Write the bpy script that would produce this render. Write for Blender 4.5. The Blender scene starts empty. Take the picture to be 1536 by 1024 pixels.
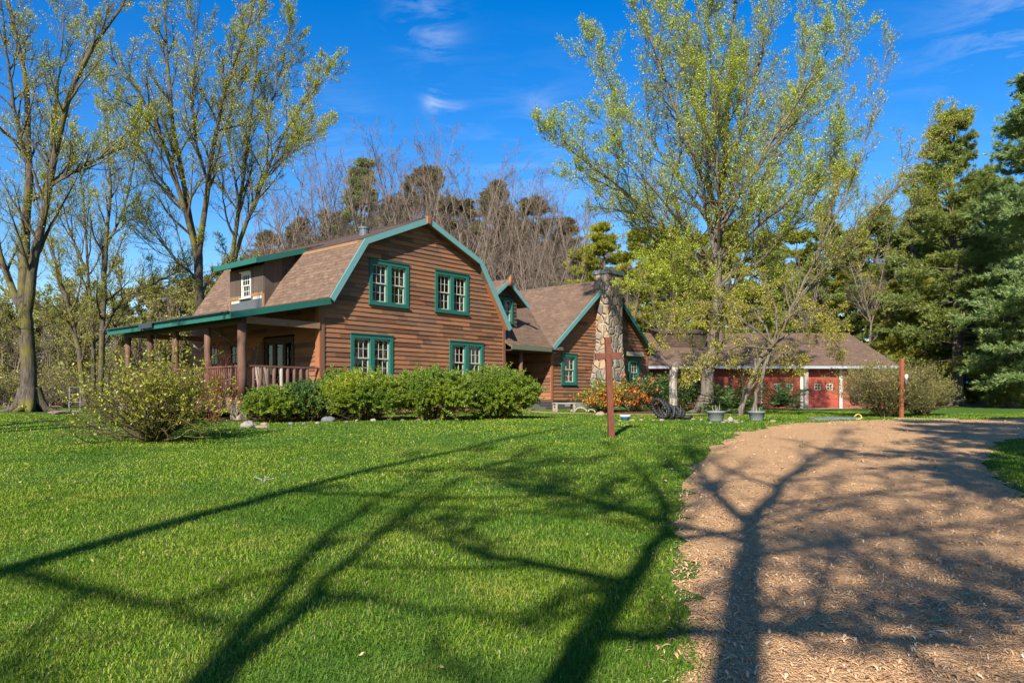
import bpy, math, random
import numpy as np
from mathutils import Vector

C = bpy.context.scene.collection
R = math.radians
F = 1150.0          # focal length of the photograph in its own pixels
EYE = 1.65          # camera height
HZ = 597.0          # row of the horizon


# ------------------------------------------------------------------ terrain
def G(x, y):
    x = np.asarray(x, float); y = np.asarray(y, float)
    k = .06
    u = (21 - y) * .05 / k
    base = 1.05 - k * np.where(u > 30, u, np.log1p(np.exp(np.minimum(u, 30))))
    base = base + .20 * np.exp(-((x - 2) / 12) ** 2 - ((y - 34) / 6.0) ** 2)
    sm = lambda v: np.clip(v, 0, 1) ** 2 * (3 - 2 * np.clip(v, 0, 1))
    base = base + .42 * sm((y - 50) / 22) * sm((x - 14) / 12)
    base = base + .020 * np.sin(x * .55 + 1.3) * np.sin(y * .47) + .012 * np.sin(x * 1.3 + y * .9)
    return base


def g(x, y):
    return float(G(x, y))


def at(px, py, Y):
    return ((px - 768) / F * Y, Y, EYE + (HZ - py) / F * Y)


def on(px, Y):
    x = (px - 768) / F * Y
    return (x, Y, g(x, Y))


# ------------------------------------------------------------------ object helpers
def tag(o, label=None, cat=None, group=None, kind=None):
    if label: o['label'] = label
    if cat: o['category'] = cat
    if group: o['group'] = group
    if kind: o['kind'] = kind
    return o


def thing(name, loc, label, cat, group=None, rz=0.0, sc=1.0):
    o = bpy.data.objects.new(name, None)
    C.objects.link(o)
    o.location = loc
    o.rotation_euler = (0, 0, rz)
    o.scale = (sc, sc, sc)
    o.empty_display_size = .3
    return tag(o, label, cat, group)


def link(name, me, mat=None, parent=None):
    o = bpy.data.objects.new(name, me)
    C.objects.link(o)
    if mat is not None and len(me.materials) == 0:
        me.materials.append(mat)
    if parent is not None:
        o.parent = parent
    return o


def npmesh(name, V, quads=None, tris=None, smooth=False):
    V = np.asarray(V, np.float32).reshape(-1, 3)
    me = bpy.data.meshes.new(name)
    li, ls = [], []
    n = 0
    if quads is not None and len(quads):
        q = np.asarray(quads, np.int32).reshape(-1, 4)
        li.append(q.ravel()); ls.append(np.arange(len(q), dtype=np.int32) * 4 + n); n += q.size
    if tris is not None and len(tris):
        t = np.asarray(tris, np.int32).reshape(-1, 3)
        li.append(t.ravel()); ls.append(np.arange(len(t), dtype=np.int32) * 3 + n); n += t.size
    li = np.concatenate(li); ls = np.concatenate(ls)
    me.vertices.add(len(V)); me.vertices.foreach_set('co', V.ravel())
    me.loops.add(len(li)); me.loops.foreach_set('vertex_index', li)
    me.polygons.add(len(ls)); me.polygons.foreach_set('loop_start', ls)
    me.update(calc_edges=True)
    if smooth:
        me.polygons.foreach_set('use_smooth', np.ones(len(ls), bool))
    return me


class MB:
    """collects faces, builds one mesh with a metric UV on every face"""
    def __init__(self):
        self.v = []; self.f = []

    def face(self, pts):
        i = len(self.v)
        self.v.extend([tuple(p) for p in pts])
        self.f.append(list(range(i, i + len(pts))))

    def hexa(self, p):
        i = len(self.v)
        self.v.extend([tuple(q) for q in p])
        for a in ((3, 2, 1, 0), (4, 5, 6, 7), (0, 1, 5, 4), (1, 2, 6, 5), (2, 3, 7, 6), (3, 0, 4, 7)):
            self.f.append([i + k for k in a])

    def box(self, x0, x1, y0, y1, z0, z1):
        self.hexa([(x0, y0, z0), (x1, y0, z0), (x1, y1, z0), (x0, y1, z0),
                   (x0, y0, z1), (x1, y0, z1), (x1, y1, z1), (x0, y1, z1)])

    def prism(self, poly, axis_vec, to3):
        """extrude polygon (list of 2d) mapped by to3 along axis_vec"""
        a = [Vector(to3(*p)) for p in poly]
        b = [p + Vector(axis_vec) for p in a]
        i = len(self.v); n = len(a)
        self.v.extend([tuple(p) for p in a + b])
        self.f.append([i + k for k in range(n)][::-1])
        self.f.append([i + n + k for k in range(n)])
        for k in range(n):
            self.f.append([i + k, i + (k + 1) % n, i + n + (k + 1) % n, i + n + k])

    def tube(self, pts, rad, sides=8, cap=True):
        pts = [Vector(p) for p in pts]
        if not hasattr(rad, '__len__'): rad = [rad] * len(pts)
        i0 = len(self.v)
        prev = None
        for k, p in enumerate(pts):
            t = (pts[min(k + 1, len(pts) - 1)] - pts[max(k - 1, 0)]).normalized()
            if prev is None:
                ref = Vector((0, 0, 1)) if abs(t.z) < .9 else Vector((1, 0, 0))
                u = t.cross(ref).normalized()
            else:
                u = (prev - t * prev.dot(t)).normalized()
            prev = u
            w = t.cross(u)
            for s in range(sides):
                a = 2 * math.pi * s / sides
                self.v.append(tuple(p + (u * math.cos(a) + w * math.sin(a)) * rad[k]))
        for k in range(len(pts) - 1):
            for s in range(sides):
                a = i0 + k * sides + s; b = i0 + k * sides + (s + 1) % sides
                self.f.append([a, b, b + sides, a + sides])
        if cap:
            self.f.append([i0 + s for s in range(sides)][::-1])
            e = i0 + (len(pts) - 1) * sides
            self.f.append([e + s for s in range(sides)])

    def lathe(self, prof, sides=20, c=(0, 0, 0)):
        i0 = len(self.v)
        for r, z in prof:
            for s in range(sides):
                a = 2 * math.pi * s / sides
                self.v.append((c[0] + r * math.cos(a), c[1] + r * math.sin(a), c[2] + z))
        for k in range(len(prof) - 1):
            for s in range(sides):
                a = i0 + k * sides + s; b = i0 + k * sides + (s + 1) % sides
                self.f.append([a, b, b + sides, a + sides])

    def build(self, name, mat, parent=None, smooth=False, bevel=0, uvoff=(0, 0)):
        me = bpy.data.meshes.new(name)
        me.from_pydata(self.v, [], self.f)
        me.update()
        uv = me.uv_layers.new(name='UVMap')
        co = np.array(self.v, float)
        for p in me.polygons:
            n = p.normal
            if abs(n.z) > .98:
                h = Vector((1, 0, 0)); w = Vector((0, 1, 0))
            else:
                h = Vector((0, 0, 1)).cross(n).normalized(); w = n.cross(h)
            for li in p.loop_indices:
                q = Vector(co[me.loops[li].vertex_index])
                uv.data[li].uv = (q.dot(h) + uvoff[0], q.dot(w) + uvoff[1])
            if smooth: p.use_smooth = True
        o = link(name, me, mat, parent)
        if bevel:
            m = o.modifiers.new('bevel', 'BEVEL'); m.width = bevel; m.segments = 2; m.limit_method = 'ANGLE'
        return o


# ------------------------------------------------------------------ material helpers
class NT:
    def __init__(self, name):
        self.m = bpy.data.materials.new(name)
        self.m.use_nodes = True
        self.t = self.m.node_tree
        self.t.nodes.clear()
        self.out = self.n('ShaderNodeOutputMaterial')

    def n(self, typ, **kw):
        o = self.t.nodes.new(typ)
        for k, v in kw.items():
            if k.startswith('i_'):
                key = k[2:]
                key = int(key) if key.isdigit() else key.replace('_', ' ')
                o.inputs[key].default_value = v
            else:
                setattr(o, k, v)
        return o

    def l(self, a, b):
        self.t.links.new(a, b)

    def coord(self, kind='Object', scale=(1, 1, 1)):
        c = self.n('ShaderNodeTexCoord')
        mp = self.n('ShaderNodeMapping')
        mp.inputs['Scale'].default_value = scale
        self.l(c.outputs[kind], mp.inputs['Vector'])
        return mp.outputs['Vector']

    def noise(self, vec, scale, detail=4, rough=.55):
        o = self.n('ShaderNodeTexNoise')
        o.inputs['Scale'].default_value = scale
        o.inputs['Detail'].default_value = detail
        o.inputs['Roughness'].default_value = rough
        if vec is not None: self.l(vec, o.inputs['Vector'])
        return o.outputs['Fac']

    def ramp(self, fac, stops):
        o = self.n('ShaderNodeValToRGB')
        el = o.color_ramp.elements
        while len(el) < len(stops): el.new(.5)
        for e, (p, c) in zip(el, stops):
            e.position = p
            e.color = (c[0], c[1], c[2], 1)
        self.l(fac, o.inputs['Fac'])
        return o.outputs['Color']

    def mix(self, fac, a, b, mode='MIX'):
        o = self.n('ShaderNodeMix', data_type='RGBA', blend_type=mode)
        for s, v in ((0, fac), (6, a), (7, b)):
            if hasattr(v, 'is_linked'): self.l(v, o.inputs[s])
            elif isinstance(v, (int, float)): o.inputs[s].default_value = v
            else: o.inputs[s].default_value = (v[0], v[1], v[2], 1)
        return o.outputs[2]

    def math(self, op, a, b=0.0):
        o = self.n('ShaderNodeMath', operation=op)
        for s, v in ((0, a), (1, b)):
            if hasattr(v, 'is_linked'): self.l(v, o.inputs[s])
            else: o.inputs[s].default_value = v
        return o.outputs[0]

    def bump(self, h, strength=.5, dist=.02):
        o = self.n('ShaderNodeBump')
        o.inputs['Strength'].default_value = strength
        o.inputs['Distance'].default_value = dist
        self.l(h, o.inputs['Height'])
        return o.outputs['Normal']

    def surf(self, col, rough=.8, normal=None, metallic=0, spec=.3):
        b = self.n('ShaderNodeBsdfPrincipled')
        if hasattr(col, 'is_linked'): self.l(col, b.inputs['Base Color'])
        else: b.inputs['Base Color'].default_value = (*col, 1)
        if hasattr(rough, 'is_linked'): self.l(rough, b.inputs['Roughness'])
        else: b.inputs['Roughness'].default_value = rough
        b.inputs['Metallic'].default_value = metallic
        b.inputs['Specular IOR Level'].default_value = spec
        if normal is not None: self.l(normal, b.inputs['Normal'])
        self.l(b.outputs[0], self.out.inputs['Surface'])
        return self.m

    def leaf(self, col, trans=.35, gloss=.03):
        d = self.n('ShaderNodeBsdfDiffuse'); t = self.n('ShaderNodeBsdfTranslucent')
        gl = self.n('ShaderNodeBsdfGlossy'); gl.inputs['Roughness'].default_value = .45
        for s in (d, t):
            if hasattr(col, 'is_linked'): self.l(col, s.inputs['Color'])
            else: s.inputs['Color'].default_value = (*col, 1)
        m = self.n('ShaderNodeMixShader'); m.inputs[0].default_value = trans
        self.l(d.outputs[0], m.inputs[1]); self.l(t.outputs[0], m.inputs[2])
        m2 = self.n('ShaderNodeMixShader'); m2.inputs[0].default_value = gloss
        self.l(m.outputs[0], m2.inputs[1]); self.l(gl.outputs[0], m2.inputs[2])
        self.l(m2.outputs[0], self.out.inputs['Surface'])
        return self.m

    def island(self):
        return self.n('ShaderNodeNewGeometry').outputs['Random Per Island']


def paint(name, c, rough=.55, var=.12, scale=6):
    t = NT(name)
    f = t.noise(t.coord('Object'), scale, 5)
    f2 = t.noise(t.coord('Object'), scale * 9, 3)
    col = t.mix(t.math('MULTIPLY', f2, .6), t.mix(f, [k * (1 - var) for k in c], [min(1, k * (1 + var)) for k in c]), [k * .72 for k in c])
    return t.surf(col, rough, t.bump(f2, .15, .004))


def wood(name, a, b, rough=.7, gscale=(14, 14, 1.2)):
    t = NT(name)
    f = t.noise(t.coord('Object', gscale), 2.2, 6, .65)
    return t.surf(t.ramp(f, [(.3, a), (.7, b)]), rough, t.bump(f, .5, .006))


def boards(name, stops, gray, rough=.75):
    """lap boards: a tone for each board (mesh island) plus grain along the board"""
    t = NT(name)
    isl = t.island()
    base = t.ramp(isl, stops)
    gr = t.noise(t.coord('UV', (1.6, 22, 1)), 2.4, 6, .65)
    bl = t.noise(t.coord('UV', (.6, 1.1, 1)), 1.3, 4, .6)
    col = t.mix(t.math('MULTIPLY', gr, .55), base, [c * .55 for c in stops[0][1]])
    st = t.noise(t.coord('UV', (7, .5, 1)), 1.6, 5, .6)
    col = t.mix(t.ramp(st, [(.5, (0, 0, 0)), (.72, (.5, .5, .5))]), col, [c * .8 for c in gray])
    w = t.ramp(bl, [(.46, (0, 0, 0)), (.66, (1, 1, 1))])
    col = t.mix(t.math('MULTIPLY', w, .55), col, gray)
    return t.surf(col, rough, t.bump(gr, .35, .006))


def shingles(name, a, b, c):
    t = NT(name)
    uv = t.coord('UV')
    wv = t.noise(t.coord('UV', (1, 1, 1)), 3.0, 2)
    add = t.n('ShaderNodeVectorMath', operation='ADD')
    cmb = t.n('ShaderNodeCombineXYZ')
    t.l(t.math('MULTIPLY', t.math('SUBTRACT', wv, .5), .035), cmb.inputs['Y'])
    t.l(uv, add.inputs[0]); t.l(cmb.outputs[0], add.inputs[1])
    br = t.n('ShaderNodeTexBrick')
    br.offset = .37; br.squash = 1
    br.inputs['Color1'].default_value = (*a, 1); br.inputs['Color2'].default_value = (*b, 1)
    br.inputs['Mortar'].default_value = (*[k * .35 for k in a], 1)
    br.inputs['Scale'].default_value = 1
    br.inputs['Mortar Size'].default_value = .007
    br.inputs['Mortar Smooth'].default_value = .3
    br.inputs['Brick Width'].default_value = .27
    br.inputs['Row Height'].default_value = .145
    t.l(add.outputs[0], br.inputs['Vector'])
    n1 = t.noise(t.coord('UV'), 1.1, 5, .65)
    n2 = t.noise(t.coord('UV'), 55, 2)
    n3 = t.noise(t.coord('UV', (3.2, 6.5, 1)), 1.0, 2, .7)
    col = t.mix(t.ramp(n1, [(.4, (0, 0, 0)), (.7, (.7, .7, .7))]), br.outputs['Color'], c)
    col = t.mix(t.ramp(n3, [(.35, (.6, .6, .6)), (.5, (0, 0, 0))]), col, [k * .5 for k in a])
    col = t.mix(t.math('MULTIPLY', n2, .5), col, [k * .55 for k in b])
    h = t.math('ADD', t.math('MULTIPLY', br.outputs['Fac'], -1.0), t.math('MULTIPLY', n2, .3))
    return t.surf(col, .92, t.bump(h, .7, .012), spec=.15)


def leafmat(name, stops, trans=.35, patch=None):
    t = NT(name)
    col = t.ramp(t.island(), stops)
    if patch:
        n = t.noise(t.coord('Object'), .55, 3)
        col = t.mix(t.ramp(n, [(.42, (0, 0, 0)), (.62, (1, 1, 1))]), col, patch)
    return t.leaf(col, trans)


def bark(name, a, b, moss=None, mossamt=.5, sc=1.0):
    t = NT(name)
    f = t.noise(t.coord('Object', (9 * sc, 9 * sc, 1.3 * sc)), 1.6, 6, .65)
    col = t.ramp(f, [(.32, a), (.68, b)])
    if moss:
        m = t.noise(t.coord('Object'), .9, 5, .6)
        col = t.mix(t.math('MULTIPLY', t.ramp(m, [(.5 - .12 * mossamt, (0, 0, 0)), (.62, (1, 1, 1))]), .8), col, moss)
    return t.surf(col, .9, t.bump(f, .9, .03), spec=.15)


M = {}
M['siding'] = boards('cedar_lap_boards', [(0, (.105, .048, .026)), (.25, (.22, .094, .044)), (.6, (.36, .155, .068)), (.85, (.27, .122, .062)), (1, (.125, .070, .046))], (.15, .10, .072))
M['siding_red'] = boards('red_brown_boards', [(0, (.26, .065, .035)), (.5, (.34, .09, .05)), (1, (.30, .10, .06))], (.22, .10, .07))
M['barn'] = boards('barn_grey_boards', [(0, (.055, .04, .032)), (.5, (.085, .06, .045)), (1, (.11, .075, .055))], (.10, .085, .07))
M['roof'] = shingles('brown_asphalt_shingles', (.135, .086, .060), (.225, .146, .100), (.105, .072, .054))
M['roof_dark'] = shingles('dark_weathered_shingles', (.085, .058, .044), (.13, .088, .064), (.065, .05, .04))
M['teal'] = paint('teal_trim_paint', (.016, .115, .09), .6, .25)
M['teal_light'] = paint('pale_teal_rake_paint', (.135, .30, .30), .5, .12)  # paler teal than the other trim, for rake boards
M['cream'] = paint('cream_sash_paint', (.47, .43, .35), .55, .12)
M['white'] = paint('white_paint', (.56, .53, .46), .55, .15)
M['redbrown'] = wood('red_brown_wood', (.085, .042, .028), (.16, .082, .055))
M['orangewood'] = wood('orange_brown_trim_wood', (.20, .075, .032), (.33, .13, .055))
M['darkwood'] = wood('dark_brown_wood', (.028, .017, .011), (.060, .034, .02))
M['deckwood'] = wood('deck_wood', (.16, .085, .05), (.26, .15, .09), gscale=(2, 14, 14))
M['greywood'] = wood('weathered_grey_wood', (.23, .19, .15), (.40, .34, .28))
M['ochre'] = paint('tan_board', (.24, .135, .065), .7, .25)
M['black'] = paint('black_rubber', (.018, .02, .022), .55, .3, 14)
M['greymetal'] = paint('grey_metal', (.16, .17, .18), .45, .15)
M['concrete'] = paint('concrete', (.30, .28, .25), .9, .18, 3)
M['curtain'] = NT('white_curtain_cloth').leaf((.50, .46, .39), .3)
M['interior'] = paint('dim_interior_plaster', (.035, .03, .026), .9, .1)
M['door_red'] = paint('red_garage_door_paint', (.31, .060, .036), .65, .25, 1.5)
M['red_wall'] = paint('dark_red_wall_paint', (.22, .04, .03), .7, .15, 2)
M['rust'] = wood('rust_brown_steel', (.085, .026, .014), (.16, .05, .026), .6, (6, 6, 3))
M['rust_orange'] = wood('orange_rust_steel', (.19, .055, .024), (.30, .09, .038), .65, (6, 6, 3))
M['bulb'] = paint('frosted_bulb_glass', (.36, .33, .27), .25, .05)
M['blue'] = paint('blue_plastic', (.06, .22, .5), .35, .1)
M['yellow'] = paint('yellow_plastic', (.50, .36, .08), .5, .2)
M['terra'] = paint('terracotta', (.45, .13, .06), .8, .15)
M['potgrey'] = paint('grey_planter_plastic', (.17, .19, .19), .5, .15, 5)
M['soil'] = paint('dark_soil', (.06, .04, .028), .95, .4, 12)
M['slate'] = paint('grey_slate_slab', (.13, .145, .155), .85, .3, 4)
M['sandstone'] = paint('tan_sandstone', (.27, .20, .135), .9, .3, 5)
M['stone'] = paint('grey_brown_fieldstone', (.27, .24, .20), .9, .25, 5)
M['steelbarrel'] = paint('galvanised_flue', (.10, .115, .13), .5, .2)


def glassmat():
    t = NT('window_glass')
    tr = t.n('ShaderNodeBsdfTransparent'); tr.inputs['Color'].default_value = (.50, .54, .52, 1)
    gl = t.n('ShaderNodeBsdfGlossy'); gl.inputs['Roughness'].default_value = .02
    nb = t.bump(t.noise(t.coord('Object'), 2.5, 2), .06, .05); t.l(nb, gl.inputs['Normal'])
    ge = t.n('ShaderNodeNewGeometry'); dt = t.n('ShaderNodeVectorMath', operation='DOT_PRODUCT')
    t.l(ge.outputs['Normal'], dt.inputs[0]); t.l(ge.outputs['Incoming'], dt.inputs[1])
    c = t.math('SUBTRACT', 1.0, t.math('ABSOLUTE', dt.outputs['Value']))
    f = t.math('ADD', t.math('MULTIPLY', t.math('POWER', c, 5.0), .8), .07)
    m = t.n('ShaderNodeMixShader'); t.l(f, m.inputs[0])
    t.l(tr.outputs[0], m.inputs[1]); t.l(gl.outputs[0], m.inputs[2])
    t.l(m.outputs[0], t.out.inputs['Surface'])
    return t.m


M['glass'] = glassmat()


def stonemat():
    t = NT('mortared_fieldstone')
    v = t.coord('Object', (1, 1, .8))
    w = t.n('ShaderNodeTexNoise'); w.inputs['Scale'].default_value = 2.2
    t.l(v, w.inputs['Vector'])
    ad = t.n('ShaderNodeMix', data_type='VECTOR'); ad.inputs[0].default_value = .12
    t.l(v, ad.inputs[4]); t.l(w.outputs['Color'], ad.inputs[5])
    vo = t.n('ShaderNodeTexVoronoi', feature='F1'); vo.inputs['Scale'].default_value = 3.6
    ve = t.n('ShaderNodeTexVoronoi', feature='DISTANCE_TO_EDGE'); ve.inputs['Scale'].default_value = 3.6
    t.l(ad.outputs[1], vo.inputs['Vector']); t.l(ad.outputs[1], ve.inputs['Vector'])
    sp = t.n('ShaderNodeSeparateColor'); t.l(vo.outputs['Color'], sp.inputs[0])
    col = t.ramp(sp.outputs[0], [(0, (.26, .19, .125)), (.2, (.40, .27, .15)), (.4, (.20, .175, .15)), (.6, (.36, .28, .19)), (.78, (.12, .12, .122)), (.9, (.24, .20, .16)), (1, (.36, .20, .10))])
    gn = t.noise(v, 14, 5, .6)
    col = t.mix(t.math('MULTIPLY', gn, .5), col, (.16, .12, .09))
    edge = t.ramp(ve.outputs['Distance'], [(.02, (1, 1, 1)), (.055, (0, 0, 0))])
    col = t.mix(edge, col, (.36, .32, .26))
    h = t.math('ADD', t.ramp(ve.outputs['Distance'], [(0, (0, 0, 0)), (.16, (1, 1, 1))]), t.math('MULTIPLY', gn, .25))
    return t.surf(col, .9, t.bump(h, 1.0, .09), spec=.2)


M['fieldstone'] = stonemat()
# ------------------------------------------------------------------ the gambrel house
rng_b = random.Random(5)
HANG = math.atan2(.746, .666)
house = thing('house', (-5.99, 24.0, 1.2), 'brown clapboard house with gambrel roof, teal trim, porch and fieldstone chimney', 'house', rz=HANG)


def Zl(z): return z + .45


def siding(mb, o, du, dn, outline, z0, z1, openings=(), exposure=.152, seg=(.3, 1.3)):
    """lap boards; outline(z)->(u0,u1) or None; du, dn in the xy plane of the local frame"""
    n = int(math.ceil((z1 - z0) / exposure))

    def pt(u, out, z):
        return (o[0] + du[0] * u + dn[0] * out, o[1] + du[1] * u + dn[1] * out, Zl(z))
    for i in range(n):
        zb = z0 + i * exposure; zt = min(zb + exposure, z1); zm = (zb + zt) / 2
        a = outline(zb); b = outline(zt)
        if a is None: continue
        if b is None: b = ((a[0] + a[1]) / 2, (a[0] + a[1]) / 2)
        ivs = [(0.0, 1.0)]
        W0 = a[1] - a[0]
        spans = [(a[0], a[1])]
        for (u0, u1, w0, w1) in openings:
            if w0 < zm < w1:
                new = []
                for s in spans:
                    if u1 <= s[0] or u0 >= s[1]: new.append(s); continue
                    if u0 > s[0]: new.append((s[0], u0))
                    if u1 < s[1]: new.append((u1, s[1]))
                spans = new
        for s in spans:
            # random joints
            cuts = [s[0]]
            while True:
                c = cuts[-1] + rng_b.uniform(*seg)
                if c > s[1] - .3: break
                cuts.append(c)
            cuts.append(s[1])
            for c0, c1 in zip(cuts[:-1], cuts[1:]):
                t0 = min(max(c0, b[0]), b[1]); t1 = min(max(c1, b[0]), b[1])
                if c0 == a[0]: t0 = b[0]
                if c1 == a[1]: t1 = b[1]
                j = rng_b.uniform(-.006, .006)
                i0 = len(mb.v)
                mb.v.extend([pt(c0, .037 + j, zb), pt(c1, .037 + j, zb), pt(t1, .006, zt), pt(t0, .006, zt),
                             pt(c0, -.01, zb), pt(c1, -.01, zb)])
                mb.f.append([i0, i0 + 1, i0 + 2, i0 + 3])
                mb.f.append([i0 + 4, i0 + 5, i0 + 1, i0])


def wallbox(mb, o, du, dn, u0, u1, out0, out1, z0, z1):
    P = lambda u, w, z: (o[0] + du[0] * u + dn[0] * w, o[1] + du[1] * u + dn[1] * w, Zl(z))
    mb.hexa([P(u0, out1, z0), P(u1, out1, z0), P(u1, out0, z0), P(u0, out0, z0),
             P(u0, out1, z1), P(u1, out1, z1), P(u1, out0, z1), P(u0, out0, z1)])


def window(parent, o, du, dn, u0, u1, z0, z1, units=2, cols=3, frame=None, sashm=None, curtains=True, ca=.125, name='window', rec=1.0):
    frame = frame or M['teal']; sashm = sashm or M['cream']
    B = lambda mb, *a: wallbox(mb, o, du, dn, *a)
    mb = MB()
    B(mb, u0, u0 + ca, -.14, .06 * rec, z0, z1); B(mb, u1 - ca, u1, -.14, .06 * rec, z0, z1)
    B(mb, u0 + ca, u1 - ca, -.14, .058 * rec, z1 - ca, z1)
    B(mb, u0 - .02, u1 + .02, .0, .085, z1, z1 + .035)
    B(mb, u0 + ca, u1 - ca, -.14, .058 * rec, z0, z0 + ca * .8)
    B(mb, u0 - .03, u1 + .03, .0, .10, z0 - .035, z0)
    iu0, iu1 = u0 + ca, u1 - ca; iz0, iz1 = z0 + ca * .8, z1 - ca
    w = (iu1 - iu0 - ca * 1.3 * (units - 1)) / units
    for k in range(units - 1):
        uu = iu0 + w * (k + 1) + ca * 1.3 * k
        B(mb, uu, uu + ca * 1.3, -.14, .056, iz0, iz1)
    win = mb.build(name, frame, parent)
    for k in range(units):
        a = iu0 + k * (w + ca * 1.3); b = a + w
        zm = (iz0 + iz1) / 2
        sb = MB(); st = .042; mu = .017
        for (lo, hi, off) in ((zm - .02, iz1, -.03 * rec + .012 * (1 - rec)), (iz0, zm + .02, -.065 * rec - .020 * (1 - rec))):
            B(sb, a, a + st, off - .03, off, lo, hi); B(sb, b - st, b, off - .03, off, lo, hi)
            B(sb, a + st, b - st, off - .03, off - .001, lo, lo + st); B(sb, a + st, b - st, off - .03, off - .001, hi - st, hi)
            for c in range(1, cols):
                x = a + st + (w - 2 * st) * c / cols
                B(sb, x - mu / 2, x + mu / 2, off - .024, off - .004, lo + st, hi - st)
            y = (lo + hi) / 2
            B(sb, a + st, b - st, off - .025, off - .006, y - mu / 2, y + mu / 2)
        sb.build('sash', sashm, win)
        pb = MB(); pa = -.03 * rec + .012 * (1 - rec) - .017 * (.4 + .6 * rec); pb_ = -.065 * rec - .020 * (1 - rec) - .017 * (.4 + .6 * rec)
        P = lambda u, wd, z: (o[0] + du[0] * u + dn[0] * wd, o[1] + du[1] * u + dn[1] * wd, Zl(z))
        pb.face([P(a + st, pa, zm), P(b - st, pa, zm), P(b - st, pa, iz1 - st), P(a + st, pa, iz1 - st)])
        pb.face([P(a + st, pb_, iz0 + st), P(b - st, pb_, iz0 + st), P(b - st, pb_, zm), P(a + st, pb_, zm)])
        pb.build('pane', M['glass'], win)
        if curtains:
            side = 1 if k == units - 1 else 0
            cb = MB(); n = 18
            cu0, cu1 = (b - w * .36, b) if side else (a, a + w * .26)
            for q in range(n):
                for (za, zb, ia, ib) in ((iz0, iz0 + (iz1 - iz0) * .38, .0, .35), (iz0 + (iz1 - iz0) * .38, iz1, .35, 0.0)):
                    def cp(f, z, inn):
                        u = cu0 + (cu1 - cu0) * f
                        if side: u = u + inn * (cu1 - u) * 1.0
                        else: u = u - inn * (u - cu0) * 1.0
                        return P(u, -.19 + .025 * math.sin(f * 34), z)
                    cb.face([cp(q / n, za, ia), cp((q + 1) / n, za, ia), cp((q + 1) / n, zb, ib), cp(q / n, zb, ib)])
            cb.build('curtain', M['curtain'], win, smooth=True)
    return win


# ---- gambrel profile (t, z relative to the eye)
PK = (4.22, 6.36); BL = (1.46, 5.20); BR = (6.98, 5.20); EL = (.10, 3.14); ER = (8.64, 2.76)
S0, S1 = -.30, 8.9
W1 = 8.50


def lin(p, q, z): return p[0] + (q[0] - p[0]) * (z - p[1]) / (q[1] - p[1])


def gam(z):
    zz = z + .13
    if zz >= PK[1]: return None
    l = 0.0; r = W1
    if zz > BL[1]: l = lin(BL, PK, zz)
    elif zz > EL[1] + .05: l = max(0.0, lin(EL, BL, zz) + .05)
    if zz > BR[1]: r = lin(BR, PK, zz)
    elif zz > ER[1] + .1: r = min(W1, lin(ER, BR, zz) - .05)
    if r <= l: return None
    return (l, r)


WIN = [(1.86, 3.56, 3.13, 4.60), (4.80, 6.50, 3.13, 4.60), (1.12, 2.86, .58, 2.09), (5.52, 7.30, .58, 2.09)]
fo, fu, fn = (0, 0), (1, 0), (0, -1)
mb = MB(); siding(mb, fo, fu, fn, gam, -.50, 6.25, WIN); mb.build('front_wall', M['siding'], house)
for k, (a, b, c, d) in enumerate(WIN):
    window(house, fo, fu, fn, a, b, c, d)
# porch-side wall (t = 0 plane, faces -t): u runs along s
po, pu, pn = (0, 0), (0, 1), (-1, 0)
PDOOR = (1.45, 3.35, -.05, 2.02)
PWIN = [(4.95, 5.65, .55, 1.95), (6.5, 7.2, .55, 1.95)]
mb = MB(); siding(mb, po, pu, pn, lambda z: (0, 8.6), -.05, 3.1, [PDOOR] + PWIN); mb.build('porch_wall', M['siding'], house)
# back and far walls
mb = MB(); siding(mb, (W1, 8.6), (-1, 0), (0, 1), lambda z: None if gam(z) is None else (W1 - gam(z)[1], W1 - gam(z)[0]), -.5, 6.25); mb.build('back_wall', M['siding'], house)
mb = MB(); siding(mb, (W1, 0), (0, 1), (1, 0), lambda z: (0, 8.6), -.5, 2.9); mb.build('far_side_wall', M['siding'], house)
mb = MB(); mb.box(.05, W1 - .05, .2, 8.5, Zl(2.72), Zl(2.85)); mb.box(.05, W1 - .05, .2, 8.5, Zl(-.2), Zl(-.08))
mb.box(4.0, 4.1, .6, 8.5, Zl(-.08), Zl(2.72)); mb.box(.1, W1 - .1, 3.6, 3.7, Zl(-.08), Zl(2.72)); mb.box(1.8, 6.7, 3.4, 3.5, Zl(2.85), Zl(5.0))
mb.build('inner_floor', M['interior'], house)
# corner boards
mb = MB()
mb.box(-.05, .11, -.055, .05, Zl(-.5), Zl(3.0)); cbw = wood('corner_board_wood', (.13, .06, .035), (.20, .10, .058)); mb.build('corner_board', cbw, house)
mb = MB(); mb.box(W1 - .09, W1 + .05, -.055, .05, Zl(-.5), Zl(2.75)); mb.build('corner_board', cbw, house)
mb = MB(); mb.box(-.075, -.052, -.05, .18, Zl(-.05), Zl(2.95)); mb.build('corner_board', M['orangewood'], house)


def slab(mb, p, q, s0, s1, th=.11):
    d = Vector((q[0] - p[0], q[1] - p[1])).normalized()
    n = Vector((-d.y, d.x))
    if n.y < 0: n = -n
    a, b = Vector(p), Vector(q)
    c, e = b - n * th, a - n * th
    if a.x > b.x: a, b, c, e = b, a, e, c
    pts = [a, b, c, e]
    mb.hexa([(pts[3].x, s0, Zl(pts[3].y)), (pts[2].x, s0, Zl(pts[2].y)), (pts[2].x, s1, Zl(pts[2].y)), (pts[3].x, s1, Zl(pts[3].y)),
             (pts[0].x, s0, Zl(pts[0].y)), (pts[1].x, s0, Zl(pts[1].y)), (pts[1].x, s1, Zl(pts[1].y)), (pts[0].x, s1, Zl(pts[0].y))])


def slab2(mb, p, q, s0, s1, th=.11):
    """top sheet + soffit so the UVs of the top come out metric"""
    slab(mb, p, q, s0, s1, th)


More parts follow.
